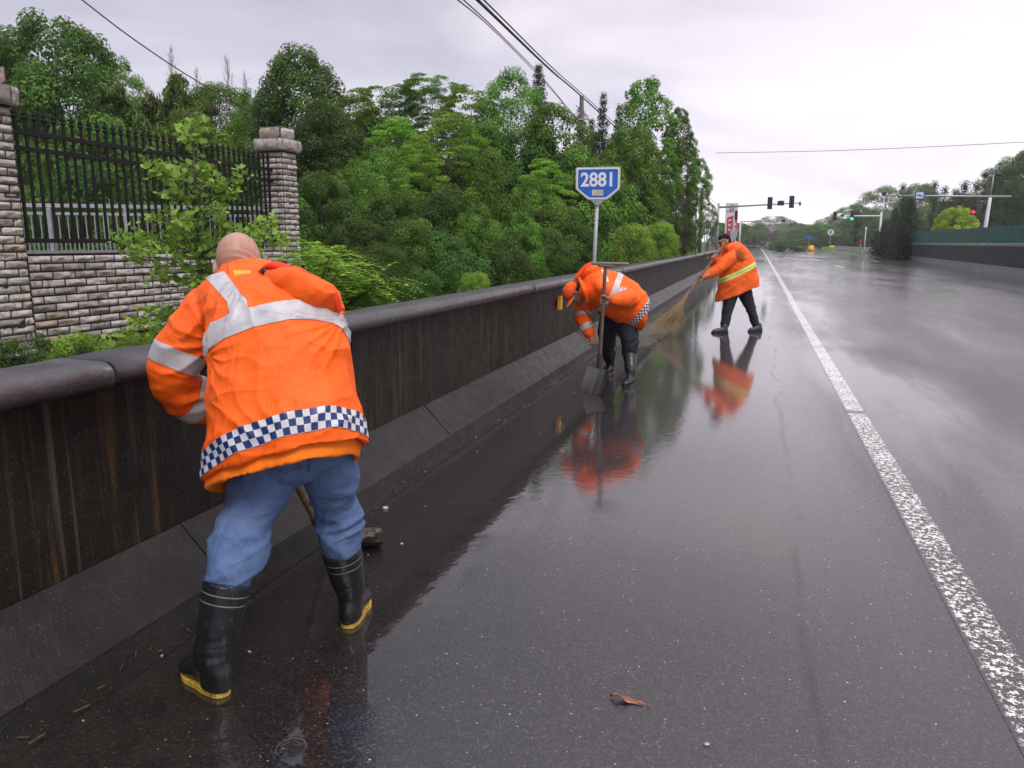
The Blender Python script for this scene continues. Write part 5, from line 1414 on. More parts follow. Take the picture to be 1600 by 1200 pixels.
def dist_poly(c, pts):
    p = catmull(np.array(pts, float), 6); best = np.full(len(c), 9.0)
    for i in range(len(p) - 1):
        a, b = p[i], p[i + 1]; ab = b - a; t_ = np.clip(((c - a) @ ab) / (ab @ ab + 1e-12), 0, 1)
        best = np.minimum(best, np.linalg.norm(c - a - t_[:, None] * ab, axis=1))
    return best
def view_cuts(poly_px, D):
    """planes through the edges of a small outline, measured on the photo; used to cut a patch out of a garment surface"""
    pts = [P(x, y, D) for x, y in poly_px]; eye = V(0, 0, EYE); m = sum(pts) / len(pts); cuts = []
    for i in range(len(pts)):
        a, b = pts[i], pts[(i + 1) % len(pts)]; n = unit(np.cross(b - a, m - eye))
        if np.dot(n, m - a) > 0: n = -n
        cuts.append((a, n))
    return cuts
def near_(c, p, r): return np.linalg.norm(c - p, axis=1) < r
def outer(c, n, p, ax):
    d = c - p; q = d - np.outer(d @ ax, ax); return ((n * q).sum(1) > .0) & (np.linalg.norm(q, axis=1) > .10)
def boot(heel, d, top, r=.078, parent=None, length=.275, mat=None, sole=None, lines=True, vox=.005):
    d = unit(V(d[0], d[1], 0)); s = V(d[1], -d[0], 0); U = V(0, 0, 1); h = V(*heel) * V(1, 1, 0); mat = mat or m_rubber
    ank = h + d * .078 + U * .125; R = []
    ax = unit(top - ank); sa = unit(s - ax * np.dot(s, ax)); sb = np.cross(ax, sa); L = np.linalg.norm(top - ank)
    R.append((top - ax * .03, sa * r * .86, sb * r * .90))
    pre = [(top - ax * .05, sa * r * .8, sb * r * .84), (top, sa * r * .90, sb * r * .94)]
    R = [(top, sa * r, sb * r * 1.06)]
    for k, q in ((.25, .97), (.55, .90), (.8, .80)): R.append((top + (ank - top) * k, sa * r * q, sb * r * q * 1.06))
    R += [(ank, sa * r * .68, sb * r * .86), (h + d * .070 + U * .075, s * r * .60, d * r * .92), (h + d * .066 + U * .022, s * r * .56, d * r * .90)]
    foot = [(h + d * a + U * z, s * w, U * hh) for a, w, hh, z in ((.006, .014, .018, .035), (.018, .034, .038, .052), (.07, .042, .055, .062), (.13, .044, .050, .060), (.19, .050, .036, .046), (.235, .047, .031, .041), (.262, .034, .024, .034), (length, .012, .010, .026))]
    me = fuse([loft(R, 36, 4, 1.0, pre=pre), loft(foot, 28, 3)], vox, 3)
    def wr(c, n):
        z = c[:, 2]; k = np.exp(-((z - .15) / .05) ** 2)
        q = (c - ank); return (ridge(c * V(9, 9, 34), 5) * .5 + .1) * .0075 * k + fbm(c * 14, 9) * .0022 * (z > .03)
    displace(me, wr)
    b = finish(me, 'boot', mat, parent)
    o = []
    for k in range(28):
        a = 2 * math.pi * k / 28; u = (math.cos(a) * .5 + .5); x = .005 + u * (length - .0); w = float(np.interp(x, [0, .02, .07, .13, .2, .25, length + .006], [.016, .037, .044, .043, .054, .046, .012]))
        o.append((x, w * (1 if math.sin(a) >= 0 else -1) * abs(math.sin(a)) ** .35))
    v = [h + d * x + s * y + U * z for z in (.002, .019) for x, y in o]; n = len(o)
    f = [tuple(range(n))[::-1], tuple(range(n, 2 * n))] + [(i, (i + 1) % n, n + (i + 1) % n, n + i) for i in range(n)]
    mesh_part('sole', v, f, sole or mat, b)
    if lines:
        for k, w in ((.035, .0022), (.065, .0022)):
            p0 = top + (ank - top) * (k / L); a_ = unit(top - ank)
            band(me, [(p0 + a_ * w, a_), (p0 - a_ * w, -a_)], .0015, 'top_ring', m_stitch, b)
    return b
def mesh_part(name, v, f, mat, parent, smooth=False):
    """part or sub-part given in world coordinates"""
    me = bpy.data.meshes.new(name); me.from_pydata([tuple(map(float, q)) for q in v], [], [tuple(map(int, q)) for q in f]); me.update(); me.materials.append(mat)
    if smooth: me.polygons.foreach_set('use_smooth', [True] * len(me.polygons))
    return attach(me, name, parent)
def attach(me, name, parent):
    o = bpy.data.objects.new(name, me); COL.objects.link(o); o.parent = parent
    root = parent
    while root.parent is not None: root = root.parent
    if parent is root: o.matrix_parent_inverse = Matrix.Translation(root.location).inverted()
    return o
def finish(me, name, mat, parent):
    me.name = name; me.materials.clear(); me.materials.append(mat)
    me.polygons.foreach_set('use_smooth', np.ones(len(me.polygons), bool))
    return attach(me, name, parent)
def hand(p, axis, w, wrist, thumb_up=1, r=.018, rnd=0, s=1.0):
    """palm and five fingers closed round an axis; w points from the held thing to the palm"""
    h = unit(axis); e1 = unit(w - h * np.dot(w, h)); e2 = np.cross(h, e1); S = []
    kn = []
    for i in range(4):
        off = h * ((1.5 - i) * .0215) * thumb_up * s
        k0 = p + off + e1 * (r + .014) + e2 * .020; kn.append(k0); ln = (.92, 1.0, .95, .80)[i]; pts = []
        for a in (38, 85, 140, 190, 190 + 50 * ln):
            a = math.radians(a + rnd * (i - 1.5)); rr = r + .0095 + (.004 if a < 1.2 else 0); pts.append(p + off + (e1 * math.cos(a) + e2 * math.sin(a)) * rr * 1.06)
        S.append(tube(pts, [.0098, .0096, .0090, .0084, .0072], 10, 3))
        m = (wrist + k0) / 2 + e1 * .006
        S.append(tube([wrist + e1 * .004, m, k0], [.020, .017, .0115], 10, 3))
    pts = []
    base = wrist * .62 + (p + h * .035 * thumb_up + e1 * (r + .02) - e2 * .01) * .38
    for a, q in ((-12, .030), (-55, .044), (-100, .048), (-140, .046)):
        a = math.radians(a); pts.append(p + h * q * thumb_up * s + (e1 * math.cos(a) + e2 * math.sin(a)) * (r + .012))
    S.append(tube([base] + pts, [.017, .0135, .0115, .0105, .0088], 10, 3))
    S.append(ball((wrist * .5 + (kn[1] + kn[2]) * .25), .026, .026, .026, n=12))
    return S
def head_solids(c, fwd, upv, k=1.0, nose=1.0):
    R = frame(fwd, upv); q = lambda x, y, z: c + R @ V(x, y, z) * k; S = []
    S.append(ball(q(0, -.010, .030), .076 * k, .097 * k, .088 * k, R)); S.append(ball(q(0, .030, -.040), .058 * k, .060 * k, .070 * k, R)); S.append(ball(q(0, .010, -.02), .068 * k, .075 * k, .080 * k, R))
    S.append(ball(q(0, .066, -.088), .026 * k, .020 * k, .020 * k, R, 12)); S.append(tube([q(0, .088, .022), q(0, .100, .000), q(0, .110 * nose, -.020)], [.009 * k, .011 * k, .0145 * k], 10, 3))
    S.append(tube([q(-.040, .076, .030), q(0, .090, .034), q(.040, .076, .030)], [.010 * k, .012 * k, .010 * k], 10, 3))
    S.append(ball(q(0, .088, -.050), .024 * k, .010 * k, .0075 * k, R, 12)); S.append(ball(q(0, .086, -.063), .021 * k, .011 * k, .0075 * k, R, 12))
    for sx in (-1, 1):
        S.append(ball(q(sx * .036, .062, -.018), .026 * k, .024 * k, .026 * k, R, 12)); S.append(ball(q(sx * .077, -.006, -.006), .010 * k, .019 * k, .032 * k, R, 12)); S.append(ball(q(sx * .014, .098 * nose, -.024), .010 * k, .010 * k, .008 * k, R, 10))
    return S, q, R
def limbs(*chains):
    return [tube(p, r, 16, 4) for p, r in chains]
FW = lambda c, n: fbm(c * 10, 3) * .0035

# ---------- worker in front: back to the camera, bending over the parapet side
def worker_front():
    root = empty('person', (-.82, 2.62, 0), 'person in orange jacket, jeans and black boots seen from behind, bending over a shovel', 'person')
    rings = torso_rings([rg((330, 752), (574, 690), 2.60, .225, .02, .0), rg((332, 700), (568, 650), 2.62, .225), rg((333, 620), (552, 585), 2.67, .215), rg((330, 548), (540, 525), 2.74, .20),
                         rg((318, 504), (528, 486), 2.82, .175), rg((306, 474), (508, 462), 2.90, .135), rg((336, 448), (474, 442), 2.96, .095), rg((350, 424), (436, 420), 2.99, .072)])
    rings[0] = (rings[0][0], rings[0][1], rings[0][2] + V(0, 0, -.060 * np.sign(rings[0][2][1]))); rings[1] = (rings[1][0], rings[1][1], rings[1][2] + V(0, 0, -.03 * np.sign(rings[1][2][1])))
    ls = [P(326, 484, 2.88), P(299, 522, 2.84), P(273, 572, 2.82), P(284, 612, 2.89), P(325, 628, 2.98), P(372, 640, 3.05)]; lr = [.088, .094, .084, .076, .072, .062]
    rsl = [P(500, 478, 2.90), P(505, 530, 3.00), P(500, 590, 3.08), P(478, 640, 3.10), P(448, 664, 3.08)]; rr = [.090, .085, .08, .07, .062]
    A_ = P(508, 842, 3.60); B_ = P(466, 762, 3.40); dh = unit(B_ - A_); H1 = A_ + dh * 1.02; H0 = A_ + dh * .62
    ls[-1] = H1 + V(-.10, .02, .0); rsl[-1] = H0 + V(.09, .05, .02)
    me = garment(rings, [(ls, lr), (rsl, rr)], .0062, .06, 3, k=.90)
    ax = unit(rings[5][0] - rings[1][0])
    def wr(c, n):
        dl = dist_poly(c, ls); k = np.exp(-((dl - .08) / .05) ** 2)
        elb = np.exp(-(np.linalg.norm(c - P(285, 600, 2.86), axis=1) / .13) ** 2)
        hem = np.clip(1 - ((c - rings[0][0]) @ ax) / .10, 0, 1)
        pit = np.exp(-(np.linalg.norm(c - P(335, 530, 2.75), axis=1) / .10) ** 2) + np.exp(-(np.linalg.norm(c - P(535, 520, 2.8), axis=1) / .09) ** 2)
        big = fbm(c * V(3.0, 3.0, 2.2) + 3, 21) * .012
        dia = ridge((c @ np.array([[1, .4, .5], [.2, 1, 0], [-.8, .3, 1]]).T) * V(2.5, 2.5, 9), 31) * .007
        q = big + dia + fbm(c * 17, 4) * .0018 + elb * (ridge(c * V(6, 6, 20) + 5, 41) * .018) + pit * ridge((c @ np.array([[.7, 0, .7], [0, 1, 0], [-.7, 0, .7]]).T) * V(7, 7, 24), 51) * .010
        q += folds(c, P(338, 548, 2.72), .14, 7, .011, 3) + folds(c, P(534, 500, 2.72), .13, 7, .010, 5) + folds(c, P(380, 440, 2.80), .22, 6, .006, 8) + folds(c, P(460, 700, 2.4), .20, 8, .007, 9, .12)
        q += hem * (np.sin(np.arctan2((c - rings[0][0])[:, 1], (c - rings[0][0])[:, 0]) * 9 + 1) * .006)
        return q
    displace(me, wr)
    jk = finish(me, 'jacket', m_orange, root)
    notarm = lambda c, n: (dist_poly(c, ls) > .125) & (dist_poly(c, rsl) > .115)
    # chest tape, sleeve tapes, checked hem tape, shoulder strap
    pt = P(450, 492, 2.70); pb = P(450, 528, 2.66); a2 = unit(ax * .97 + V(.05, .10, .0))
    band(me, [(pt, a2), (pb, -a2)], .0025, 'reflective_tape', m_refl, jk, lambda c, n: notarm(c, n) & ((n * (c - (rings[3][0] + V(0, .03, 0)))).sum(1) > 0))
    h0 = P(470, 637, 2.42); h1 = P(470, 667, 2.40); w_ = abs(np.dot(h0 - h1, ax))
    band(me, [(h0, ax), (h0 - ax * .070, -ax)], .0025, 'checked_tape', m_check, jk, lambda c, n: notarm(c, n) & outer(c, n, rings[1][0], ax),
         arc_uv(rings[1][0], ax, V(0, -1, 0), h0 - ax * .070, .070))
    la = unit(P(279, 568, 2.82) - P(310, 500, 2.86)); pa = P(284, 562, 2.83)
    inarm = lambda c, n: dist_poly(c, ls) < .128
    band(me, [(pa + la * .036, la), (pa - la * .036, -la)], .0025, 'reflective_tape', m_refl, jk, lambda c, n: inarm(c, n) & near_(c, pa, .17) & ((n * (c - pa)).sum(1) > 0))
    lb = unit(P(335, 630, 3.0) - P(285, 606, 2.88)); pb_ = P(302, 618, 2.93)
    band(me, [(pb_ + lb * .034, lb), (pb_ - lb * .034, -lb)], .0025, 'reflective_tape', m_refl, jk, lambda c, n: inarm(c, n) & near_(c, pb_, .15) & ((n * (c - pb_)).sum(1) > 0))
    band(me, view_cuts([(320, 433), (350, 424), (384, 470), (356, 472)], 2.8), .003, 'shoulder_tape', m_refl, jk, lambda c, n: n[:, 1] < .35)
    band(me, view_cuts([(356, 472), (384, 470), (394, 502), (366, 510)], 2.8), .003, 'shoulder_tape', m_refl, jk, lambda c, n: n[:, 1] < .35)
    # collar, label and snap
    nk = P(392, 424, 2.97); co = loft([(P(390, 438, 2.95), V(.118, 0, .01), V(0, .085, -.03)), (P(390, 426, 2.985), V(.108, 0, .0), V(0, .08, -.02)), (P(388, 414, 3.02), V(.098, 0, .0), V(0, .078, -.01)), (P(386, 408, 3.03), V(.092, 0, 0), V(0, .072, 0))], 36, 4)
    cm = fuse([co], .006, 2); displace(cm, lambda c, n: fbm(c * 12, 8) * .004); finish(cm, 'collar', m_orange, root)
    tg = mesh_part('neck_tab', *loft([(P(381, 440, 2.80), V(.052, 0, .003), V(0, .004, .002)), (P(378, 418, 2.855), V(.050, 0, .0), V(0, .004, .003)), (P(374, 411, 2.92), V(.046, 0, .0), V(0, .004, .004))], 20, 5, .35), m_orange, root, True)
    mesh_part('neck_label', *loft([(P(380, 436, 2.793), V(.031, 0, .002), V(0, .003, .002)), (P(378, 423, 2.832), V(.031, 0, .0), V(0, .003, .002))], 16, 4, .3), simple('yellow_label', (.95, .36, .02), .6), tg)
    v, f = ball(P(413, 424, 2.79), .014, .009, .014, n=14); mesh_part('snap_button', v, f, m_blackp, root, True)
    # hood thrown over the right shoulder
    hp = [P(422, 436, 2.80), P(448, 446, 2.735), P(478, 459, 2.70), P(503, 474, 2.70), P(517, 487, 2.73)]
    hm = fuse([tube(hp, [.035, .058, .074, .066, .034], 30, 6, flat=.62, side=V(.45, -.1, -.9)), tube([P(428, 430, 2.86), P(470, 442, 2.82), P(506, 462, 2.82), P(518, 480, 2.79)], [.035, .048, .045, .028], 20, 5)], .007, 4)
    def hw(c, n): 
        return fbm(c * 5, 61) * .010 + ridge((c @ np.array([[.8, 0, .6], [0, 1, 0], [-.6, 0, .8]]).T) * V(3, 4, 22), 71) * .0075 + fbm(c * 20, 3) * .0015
    displace(hm, hw); hd = finish(hm, 'hood', m_orange, root)
    rm = fuse([tube([P(406, 424, 2.82), P(424, 415, 2.80), P(456, 421, 2.75), P(492, 437, 2.71), P(518, 457, 2.69), P(530, 482, 2.70)], [.012, .020, .026, .027, .024, .013], 16, 6, flat=.5, side=V(.3, -.9, .2))], .005, 3)
    displace(rm, lambda c, n: fbm(c * 14, 9) * .005); finish(rm, 'hood_lining_edge', m_lining, root)
    sm = fuse([tube([P(410, 438, 2.77), P(440, 456, 2.695), P(476, 478, 2.655), P(508, 498, 2.665)], [.006, .008, .009, .008], 10, 6)], .0035, 2); finish(sm, 'hood_seam', m_lining, root)
    # shirt tail showing below the jacket
    d0 = -ax * .016 + V(-.022, 0, -.018)
    sr = [scaled(rings[0], .925, d0 + V(.0, .0, -.012)), scaled(rings[0], .93, ax * .05), scaled(rings[1], .9)]
    s2 = garment(sr, [], .008, .05, 3); displace(s2, lambda c, n: ridge(c * V(9, 9, 3), 5) * .005); finish(s2, 'shirt', m_shirt, root)
    # jeans
    ll = [P(432, 694, 2.68), P(412, 745, 2.66), P(389, 805, 2.60), P(374, 850, 2.53), P(359, 893, 2.46)]; l_r = [.116, .114, .092, .089, .081]
    rl_ = [P(508, 694, 2.70), P(517, 740, 2.76), P(525, 785, 2.82), P(530, 822, 2.84), P(533, 846, 2.84)]; r_r = [.103, .094, .082, .084, .077]
    pel = loft([(P(470, 640, 2.72), V(.19, 0, .03), V(0, .13, 0)), (P(467, 690, 2.69), V(.195, 0, .03), V(0, .145, 0)), (P(466, 728, 2.68), V(.155, 0, .02), V(0, .125, 0)), (P(468, 748, 2.69), V(.06, 0, 0), V(0, .07, 0))], 36, 4)
    jm = fuse([pel, tube(ll, l_r, 30, 7), tube(rl_, r_r, 30, 7)], .0075, 5)
    def jw(c, n):
        kn = np.exp(-(np.linalg.norm((c - P(366, 862, 2.5)) * V(1, 1, 1), axis=1) / .14) ** 2) + np.exp(-(np.linalg.norm(c - P(530, 820, 2.84), axis=1) / .11) ** 2)
        R_ = np.array([[.94, 0, .34], [0, 1, 0], [-.34, 0, .94]]); q = ridge((c @ R_.T) * V(4.5, 4.5, 26) + fbm(c * 6, 5)[:, None] * .35, 11) * .016 * kn
        lo = ridge((c @ np.array([[.8, 0, -.6], [0, 1, 0], [.6, 0, .8]]).T) * V(5, 5, 14), 17) * .006
        thi = ridge((c @ np.array([[.9, 0, .5], [0, 1, 0], [-.5, 0, .9]]).T) * V(3.5, 3.5, 17) + 9, 23) * .006
        return q * 1.15 + lo + thi + fbm(c * 7, 2) * .006 + fbm(c * 24, 6) * .0012
    displace(jm, jw); jn = finish(jm, 'jeans', m_denim, root)
    m_dst = simple('dark_denim_stitch', (.035, .05, .10), .8); m_den2 = simple('pocket_denim', (.10, .165, .33), .85, 0, 90, .25)
    for k, pg in enumerate(([(404, 700), (474, 696), (473, 728), (446, 738), (412, 722)], [(534, 690), (560, 690), (556, 708), (545, 712)])):
        band(jm, view_cuts(pg, 2.55), .0028, 'back_pocket', m_denim, jn, lambda c, n: n[:, 1] < 0)
    for a, b in (((411, 723), (446, 739)), ((446, 739), (473, 729)), ((413, 719), (446, 734)), ((446, 734), (472, 725)), ((488, 694), (483, 735)), ((485, 694), (480, 735))):
        dd = unit(V(b[0] - a[0], b[1] - a[1])); nn = V(-dd[1], dd[0]) * .55
        band(jm, view_cuts([(a[0] - nn[0], a[1] - nn[1]), (b[0] - nn[0], b[1] - nn[1]), (b[0] + nn[0], b[1] + nn[1]), (a[0] + nn[0], a[1] + nn[1])], 2.55), .0036, 'stitching', m_dst, jn, lambda c, n: n[:, 1] < 0)
    boot(G(354, 1091), (-.76, .65), P(356, 908, 2.45), .079, root, .255, sole=m_ysole)
    boot(G(542, 985), (.05, 1), P(533, 857, 2.84), .076, root, .270, sole=m_ysole)
    # body
    hc = P(373, 417, 3.03)
    S, q, R = head_solids(hc, V(-.12, .80, -.62), V(-.1, .62, .80), 1.10)
    S += limbs(([P(470, 690, 2.72), P(440, 560, 2.82), P(405, 470, 2.93)], [.11, .11, .09]), ([P(405, 460, 2.94), P(385, 425, 3.03)], [.062, .058]),
               ([P(330, 478, 2.9)] + ls[1:5] + [H1 + V(-.075, .01, 0)], [.05, .048, .045, .042, .036, .028]), ([P(495, 480, 2.92)] + rsl[1:4] + [H0 + V(.07, .04, .02)], [.05, .047, .042, .036, .028]),
               ([P(440, 700, 2.68)] + ll[1:] + [V(*G(350, 1085)) + V(-.06, .06, .10)], [.075, .075, .06, .055, .05, .04]), ([P(500, 700, 2.7)] + rl_[1:] + [V(*G(541, 986)) + V(.0, .07, .10)], [.075, .075, .06, .055, .05, .04]),
               ([P(330, 478, 2.9), P(405, 460, 2.94), P(495, 480, 2.92)], [.06, .08, .06]))
    S += hand(H1, dh, V(-1, .1, 0), H1 + V(-.085, .01, .0), 1) + hand(H0, dh, V(1, .4, 0), H0 + V(.08, .045, .01), 1)
    bm_ = fuse(S, .0048, 2)
    nap = P(385, 412, 2.98)
    displace(bm_, lambda c, n: np.exp(-(np.linalg.norm(c - nap, axis=1) / .06) ** 2) * np.sin((c @ unit(V(0, .5, .8))) * 300) * .0022)
    finish(bm_, 'body', m_scalp, root)
    for sx in (-1, 1):
        v, f = ball(q(sx * .031, .083, .006), .011, n=10); mesh_part('eye', v, f, m_eye, root, True)
    # shovel
    sh = empty('shovel', A_, 'wooden-handled shovel scraping mud at the kerb behind the front worker\'s right boot', 'shovel')
    mesh_part('handle', *tube([A_ - dh * .03, A_ + dh * .6, A_ + dh * 1.18], [.017, .0165, .0155], 14, 4), m_wood2, sh, True)
    fw = unit(V(.93, .30, 0)); sd = V(-fw[1], fw[0], 0); Z = V(0, 0, 1); c0 = V(A_[0], A_[1], .03); v = []; f = []
    nx, ny = 8, 8
    for lay in (0, 1):
        for i in range(nx):
            for j in range(ny):
                u = i / (nx - 1); w = j / (ny - 1) * 2 - 1; v.append(c0 + fw * (u * .27) + sd * (w * .115 * (1 - .1 * u)) + Z * (.035 * abs(w) ** 3 + .045 * (1 - u) ** 2 - .016 + lay * .004))
    for lay in (0, 1):
        for i in range(nx - 1):
            for j in range(ny - 1):
                b = lay * nx * ny + i * ny + j; qd = (b, b + 1, b + ny + 1, b + ny); f.append(qd if lay else qd[::-1])
    mesh_part('blade', v, f, m_steel2, sh, True)
    mesh_part('socket', *tube([c0 + Z * .04 + fw * .06, c0 + Z * .045, A_ + dh * .16], [.012, .022, .021], 12, 4), m_steel2, sh, True)
    ms = fuse([ball(c0 + fw * (.16 + .05 * k) + sd * (.03 * k - .02) + Z * .025, .045 - .010 * k, .04, .012, n=14) for k in range(3)], .006, 2); displace(ms, lambda c, n: fbm(c * 40, 3) * .012)
    o = mud = bpy.data.objects.new('mud_heap', ms); COL.objects.link(o); ms.materials.append(m_mud); tag(o, 'small heap of wet mud lying on the blade of the front shovel', 'mud')
t = NT('wet_mud'); c = t.co(); t.set(Base_Color=t.ramp(t.noise(c, 30, 6, .7), (.3, (.018, .014, .010)), (.7, (.10, .085, .065))), Roughness=.35, Normal=t.bump(t.noise(c, 90, 5), .6, .006)); m_mud = t.m
worker_front()

# ---------- worker in the middle: bending left, hand on an upright shovel
def worker_capped():
    D = 8.45; g = G(965, 592); root = empty('person', (g[0], g[1], 0), 'person in orange cap and jacket bent over sideways, one hand on an upright shovel', 'person')
    rings = torso_rings([rg((1001, 517), (1011, 464), D, .24), rg((984, 511), (1002, 449), D, .245), rg((962, 502), (980, 433), D, .24), rg((941, 489), (955, 423), D, .23), rg((922, 474), (934, 420), D, .20), rg((908, 466), (920, 426), D, .14), rg((900, 462), (910, 438), D, .085)])
    near = [P(938, 446, D - .14), P(962, 462, D - .26), P(985, 467, D - .34), P(972, 468, D - .46), P(958, 469, D - .54)]; nr_ = [.098, .090, .082, .070, .058]
    far = [P(917, 455, D + .12), P(911, 482, D + .12), P(912, 502, D + .06), P(922, 522, D - .02)]; fr = [.100, .090, .078, .064]
    me = garment(rings, [(near, nr_), (far, fr)], .009, .14, 3, sub=5)
    ax = unit(rings[0][0] - rings[4][0])
    def wr(c, n):
        e = np.exp(-(np.linalg.norm(c - near[2], axis=1) / .14) ** 2)
        return fbm(c * 4.2, 7) * .013 + ridge((c @ np.array([[.7, 0, .7], [0, 1, 0], [-.7, 0, .7]]).T) * V(4, 4, 11), 3) * .009 + e * ridge(c * V(20, 8, 9), 5) * .014
    displace(me, wr); jk = finish(me, 'jacket', m_orange, root)
    narm = lambda c, n: (dist_poly(c, near) > .10) & (dist_poly(c, far) > .11)
    a = unit(rings[0][0] - rings[1][0]); p0 = (P(1004, 490, D) - a * .018)
    band(me, [(p0, a), (p0 - a * .065, -a)], .003, 'checked_tape', m_check, jk, lambda c, n: narm(c, n) & outer(c, n, rings[1][0], a), arc_uv(rings[0][0], a, V(0, -1, 0), p0 - a * .065, .065))
    a = unit(P(962, 462, D) - P(948, 455, D)); p1 = P(958, 445, D)
    band(me, [(p1 + ax * .03, ax), (p1 - ax * .03, -ax)], .003, 'reflective_tape', m_refl, jk, lambda c, n: narm(c, n))
    for arm, k0, k1, w in ((near, 1, 2, .028), (far, 1, 2, .020), (far, 2, 3, .030)):
        dd = unit(arm[k1] - arm[k0]); pm = (arm[k0] + arm[k1]) / 2
        band(me, [(pm + dd * w, dd), (pm - dd * w, -dd)], .003, 'reflective_tape', m_refl, jk, lambda c, n: (dist_poly(c, arm) < .112) & near_(c, pm, .13))
    band(me, view_cuts([(939, 421), (944, 421), (952, 440), (947, 441)], D - .2), .003, 'shoulder_tape', m_refl, jk, lambda c, n: n[:, 1] < .4)
    hm = fuse([tube([P(903, 434, D - .02), P(915, 425, D - .02), P(930, 421, D), P(941, 427, D)], [.045, .075, .085, .05], 20, 6, flat=.85), tube([P(906, 436, D - .17), P(913, 452, D - .19), P(917, 470, D - .16)], [.035, .05, .03], 14, 5, flat=.5)], .009, 3)
    displace(hm, lambda c, n: fbm(c * 8, 5) * .012); finish(hm, 'hood', m_orange, root)
    mesh_part('hood_lining_edge', *tube([P(903, 432, D - .1), P(915, 418, D - .05), P(931, 414, D), P(942, 422, D)], [.012, .030, .034, .016], 14, 5), m_lining, root, True)
    for x, y in ((964, 500), (1000, 512), (912, 468), (936, 487)):
        v, f = ball(P(x, y, D - .25), .011, .008, .011, n=10); mesh_part('snap_button', v, f, m_blackp, root, True)
    zp = tube([P(901, 474, D - .16), P(912, 484, D - .15), P(926, 499, D - .13)], [.007, .007, .007], 6, 3); mesh_part('zip', *zp, m_blackp, root, True)
    # trousers
    ln = [P(975, 492, D), P(980, 515, D - .06), P(985, 538, D - .12), P(984, 553, D - .08)]; lf = [P(957, 492, D + .1), P(950, 515, D + .2), P(949, 540, D + .3), P(952, 556, D + .4)]
    tm = fuse([tube([P(990, 480, D), P(965, 488, D + .05), P(950, 480, D)], [.13, .15, .12], 24, 5), tube(ln, [.125, .11, .088, .080], 24, 6), tube(lf, [.125, .11, .088, .080], 24, 6)], .009, 4)
    displace(tm, lambda c, n: ridge((c @ np.array([[.9, 0, .4], [0, 1, 0], [-.4, 0, .9]]).T) * V(5, 5, 16), 5) * .009 + fbm(c * 8, 2) * .005); finish(tm, 'trousers', m_navy, root)
    h1 = G(986, 600); h2 = G(957, 582)
    boot(h1 + V(.035, .06, 0), (-.50, -.86), P(984, 551, D - .10), .078, root, .28, lines=False, vox=.007); boot(h2 + V(.02, .05, 0), (-.6, -.8), P(952, 551, D + .42), .076, root, .28, lines=False, vox=.007)
    # head and body
    hc = P(897, 458, D - .02); S, q, R = head_solids(hc, V(-.42, -.16, -.89), V(-.88, -.05, .46), 1.02)
    blade_mid = P(936, 578, 7.86); topg = P(946, 417, 7.90); hx = unit(topg - blade_mid); gp = P(948, 470, 7.88); gp = blade_mid + hx * np.dot(gp - blade_mid, hx)
    wn_ = gp + V(.085, .03, .01)
    fh = P(926, 536, D - .06); wf = P(923, 524, D - .02)
    S += limbs(([P(990, 480, D), P(955, 462, D), P(922, 450, D)], [.11, .12, .09]), ([P(922, 450, D), P(905, 456, D)], [.06, .055]), (near[:4] + [wn_], [.05, .045, .042, .034, .027]), (far + [wf], [.05, .045, .038, .030, .027]),
               (ln + [V(h1[0], h1[1], .12)], [.08, .075, .055, .05, .04]), (lf + [V(h2[0], h2[1], .12)], [.08, .075, .055, .05, .04]))
    S += hand(gp, hx, V(.9, -.1, .1), wn_, 1, .018, s=1.05) + hand(fh, unit(V(.8, .4, -.2)), V(-.1, .1, .9), wf, -1, .012, s=1.0)
    bm_ = fuse(S, .005, 1); finish(bm_, 'body', m_skin, root)
    for sx in (-1, 1):
        v, f = ball(q(sx * .031, .084, .006), .010, n=10); mesh_part('eye', v, f, m_eye, root, True)
    # hair behind, cap with brim
    mesh_part('hair', *ball(q(0, -.022, .012), .080, .092, .078, R, 22), m_hair, root, True)
    cp = fuse([ball(q(0, -.004, .042), .090, .112, .088, R, 28)], .006, 2)
    bmq = bmesh.new(); bmq.from_mesh(cp); bmesh.ops.bisect_plane(bmq, geom=list(bmq.verts) + list(bmq.edges) + list(bmq.faces), plane_co=Vector(q(0, 0, .018)), plane_no=Vector(R @ V(0, .10, -1)), clear_outer=True); bmq.to_mesh(cp); bmq.free()
    cap = finish(cp, 'cap', fabric('orange_cap', (.80, .10, .012), .8, .3, (.3, .08, .03)), root)
    v = []; f = []; n = 14
    for lay in (0, 1):
        for i in range(n):
            a = math.pi * i / (n - 1)
            for rr, yy in ((0, .075), (1, .085)):
                x = math.cos(a) * (.080 if rr == 0 else .078); y = (.04 + .055 * math.sin(a)) if rr == 0 else (.055 + .125 * abs(math.sin(a)) ** .8); v.append(q(x, y, .022 - .25 * x * x / .08 - .012 * rr + lay * .004))
    for lay in (0, 1):
        b = lay * 2 * n
        for i in range(n - 1):
            k = b + 2 * i; f.append((k, k + 1, k + 3, k + 2) if lay else (k, k + 2, k + 3, k + 1))
    for i in range(n - 1): k = 2 * i + 1; f.append((k, k + 2, k + 2 + 2 * n, k + 2 * n))
    mesh_part('brim', v, f, fabric('brim_orange', (.85, .17, .04), .8), cap)
    # shovel
    sh = empty('shovel', (blade_mid[0], blade_mid[1], 0), 'square-bladed upright shovel with a T handle held by the capped worker', 'shovel')
    mesh_part('handle', *tube([blade_mid - hx * .03, blade_mid + hx * .5, topg], [.021, .020, .018], 14, 4), m_wood2, sh, True)
    ta, tb_ = P(926, 411.5, 7.90), P(981, 412.5, 7.84)
    g_ = mesh_part('grip', *tube([ta, tb_], [.017, .016], 10, 2), simple('grey_worn_wood', (.17, .16, .12), .6, 0, 40, .3), sh, True)
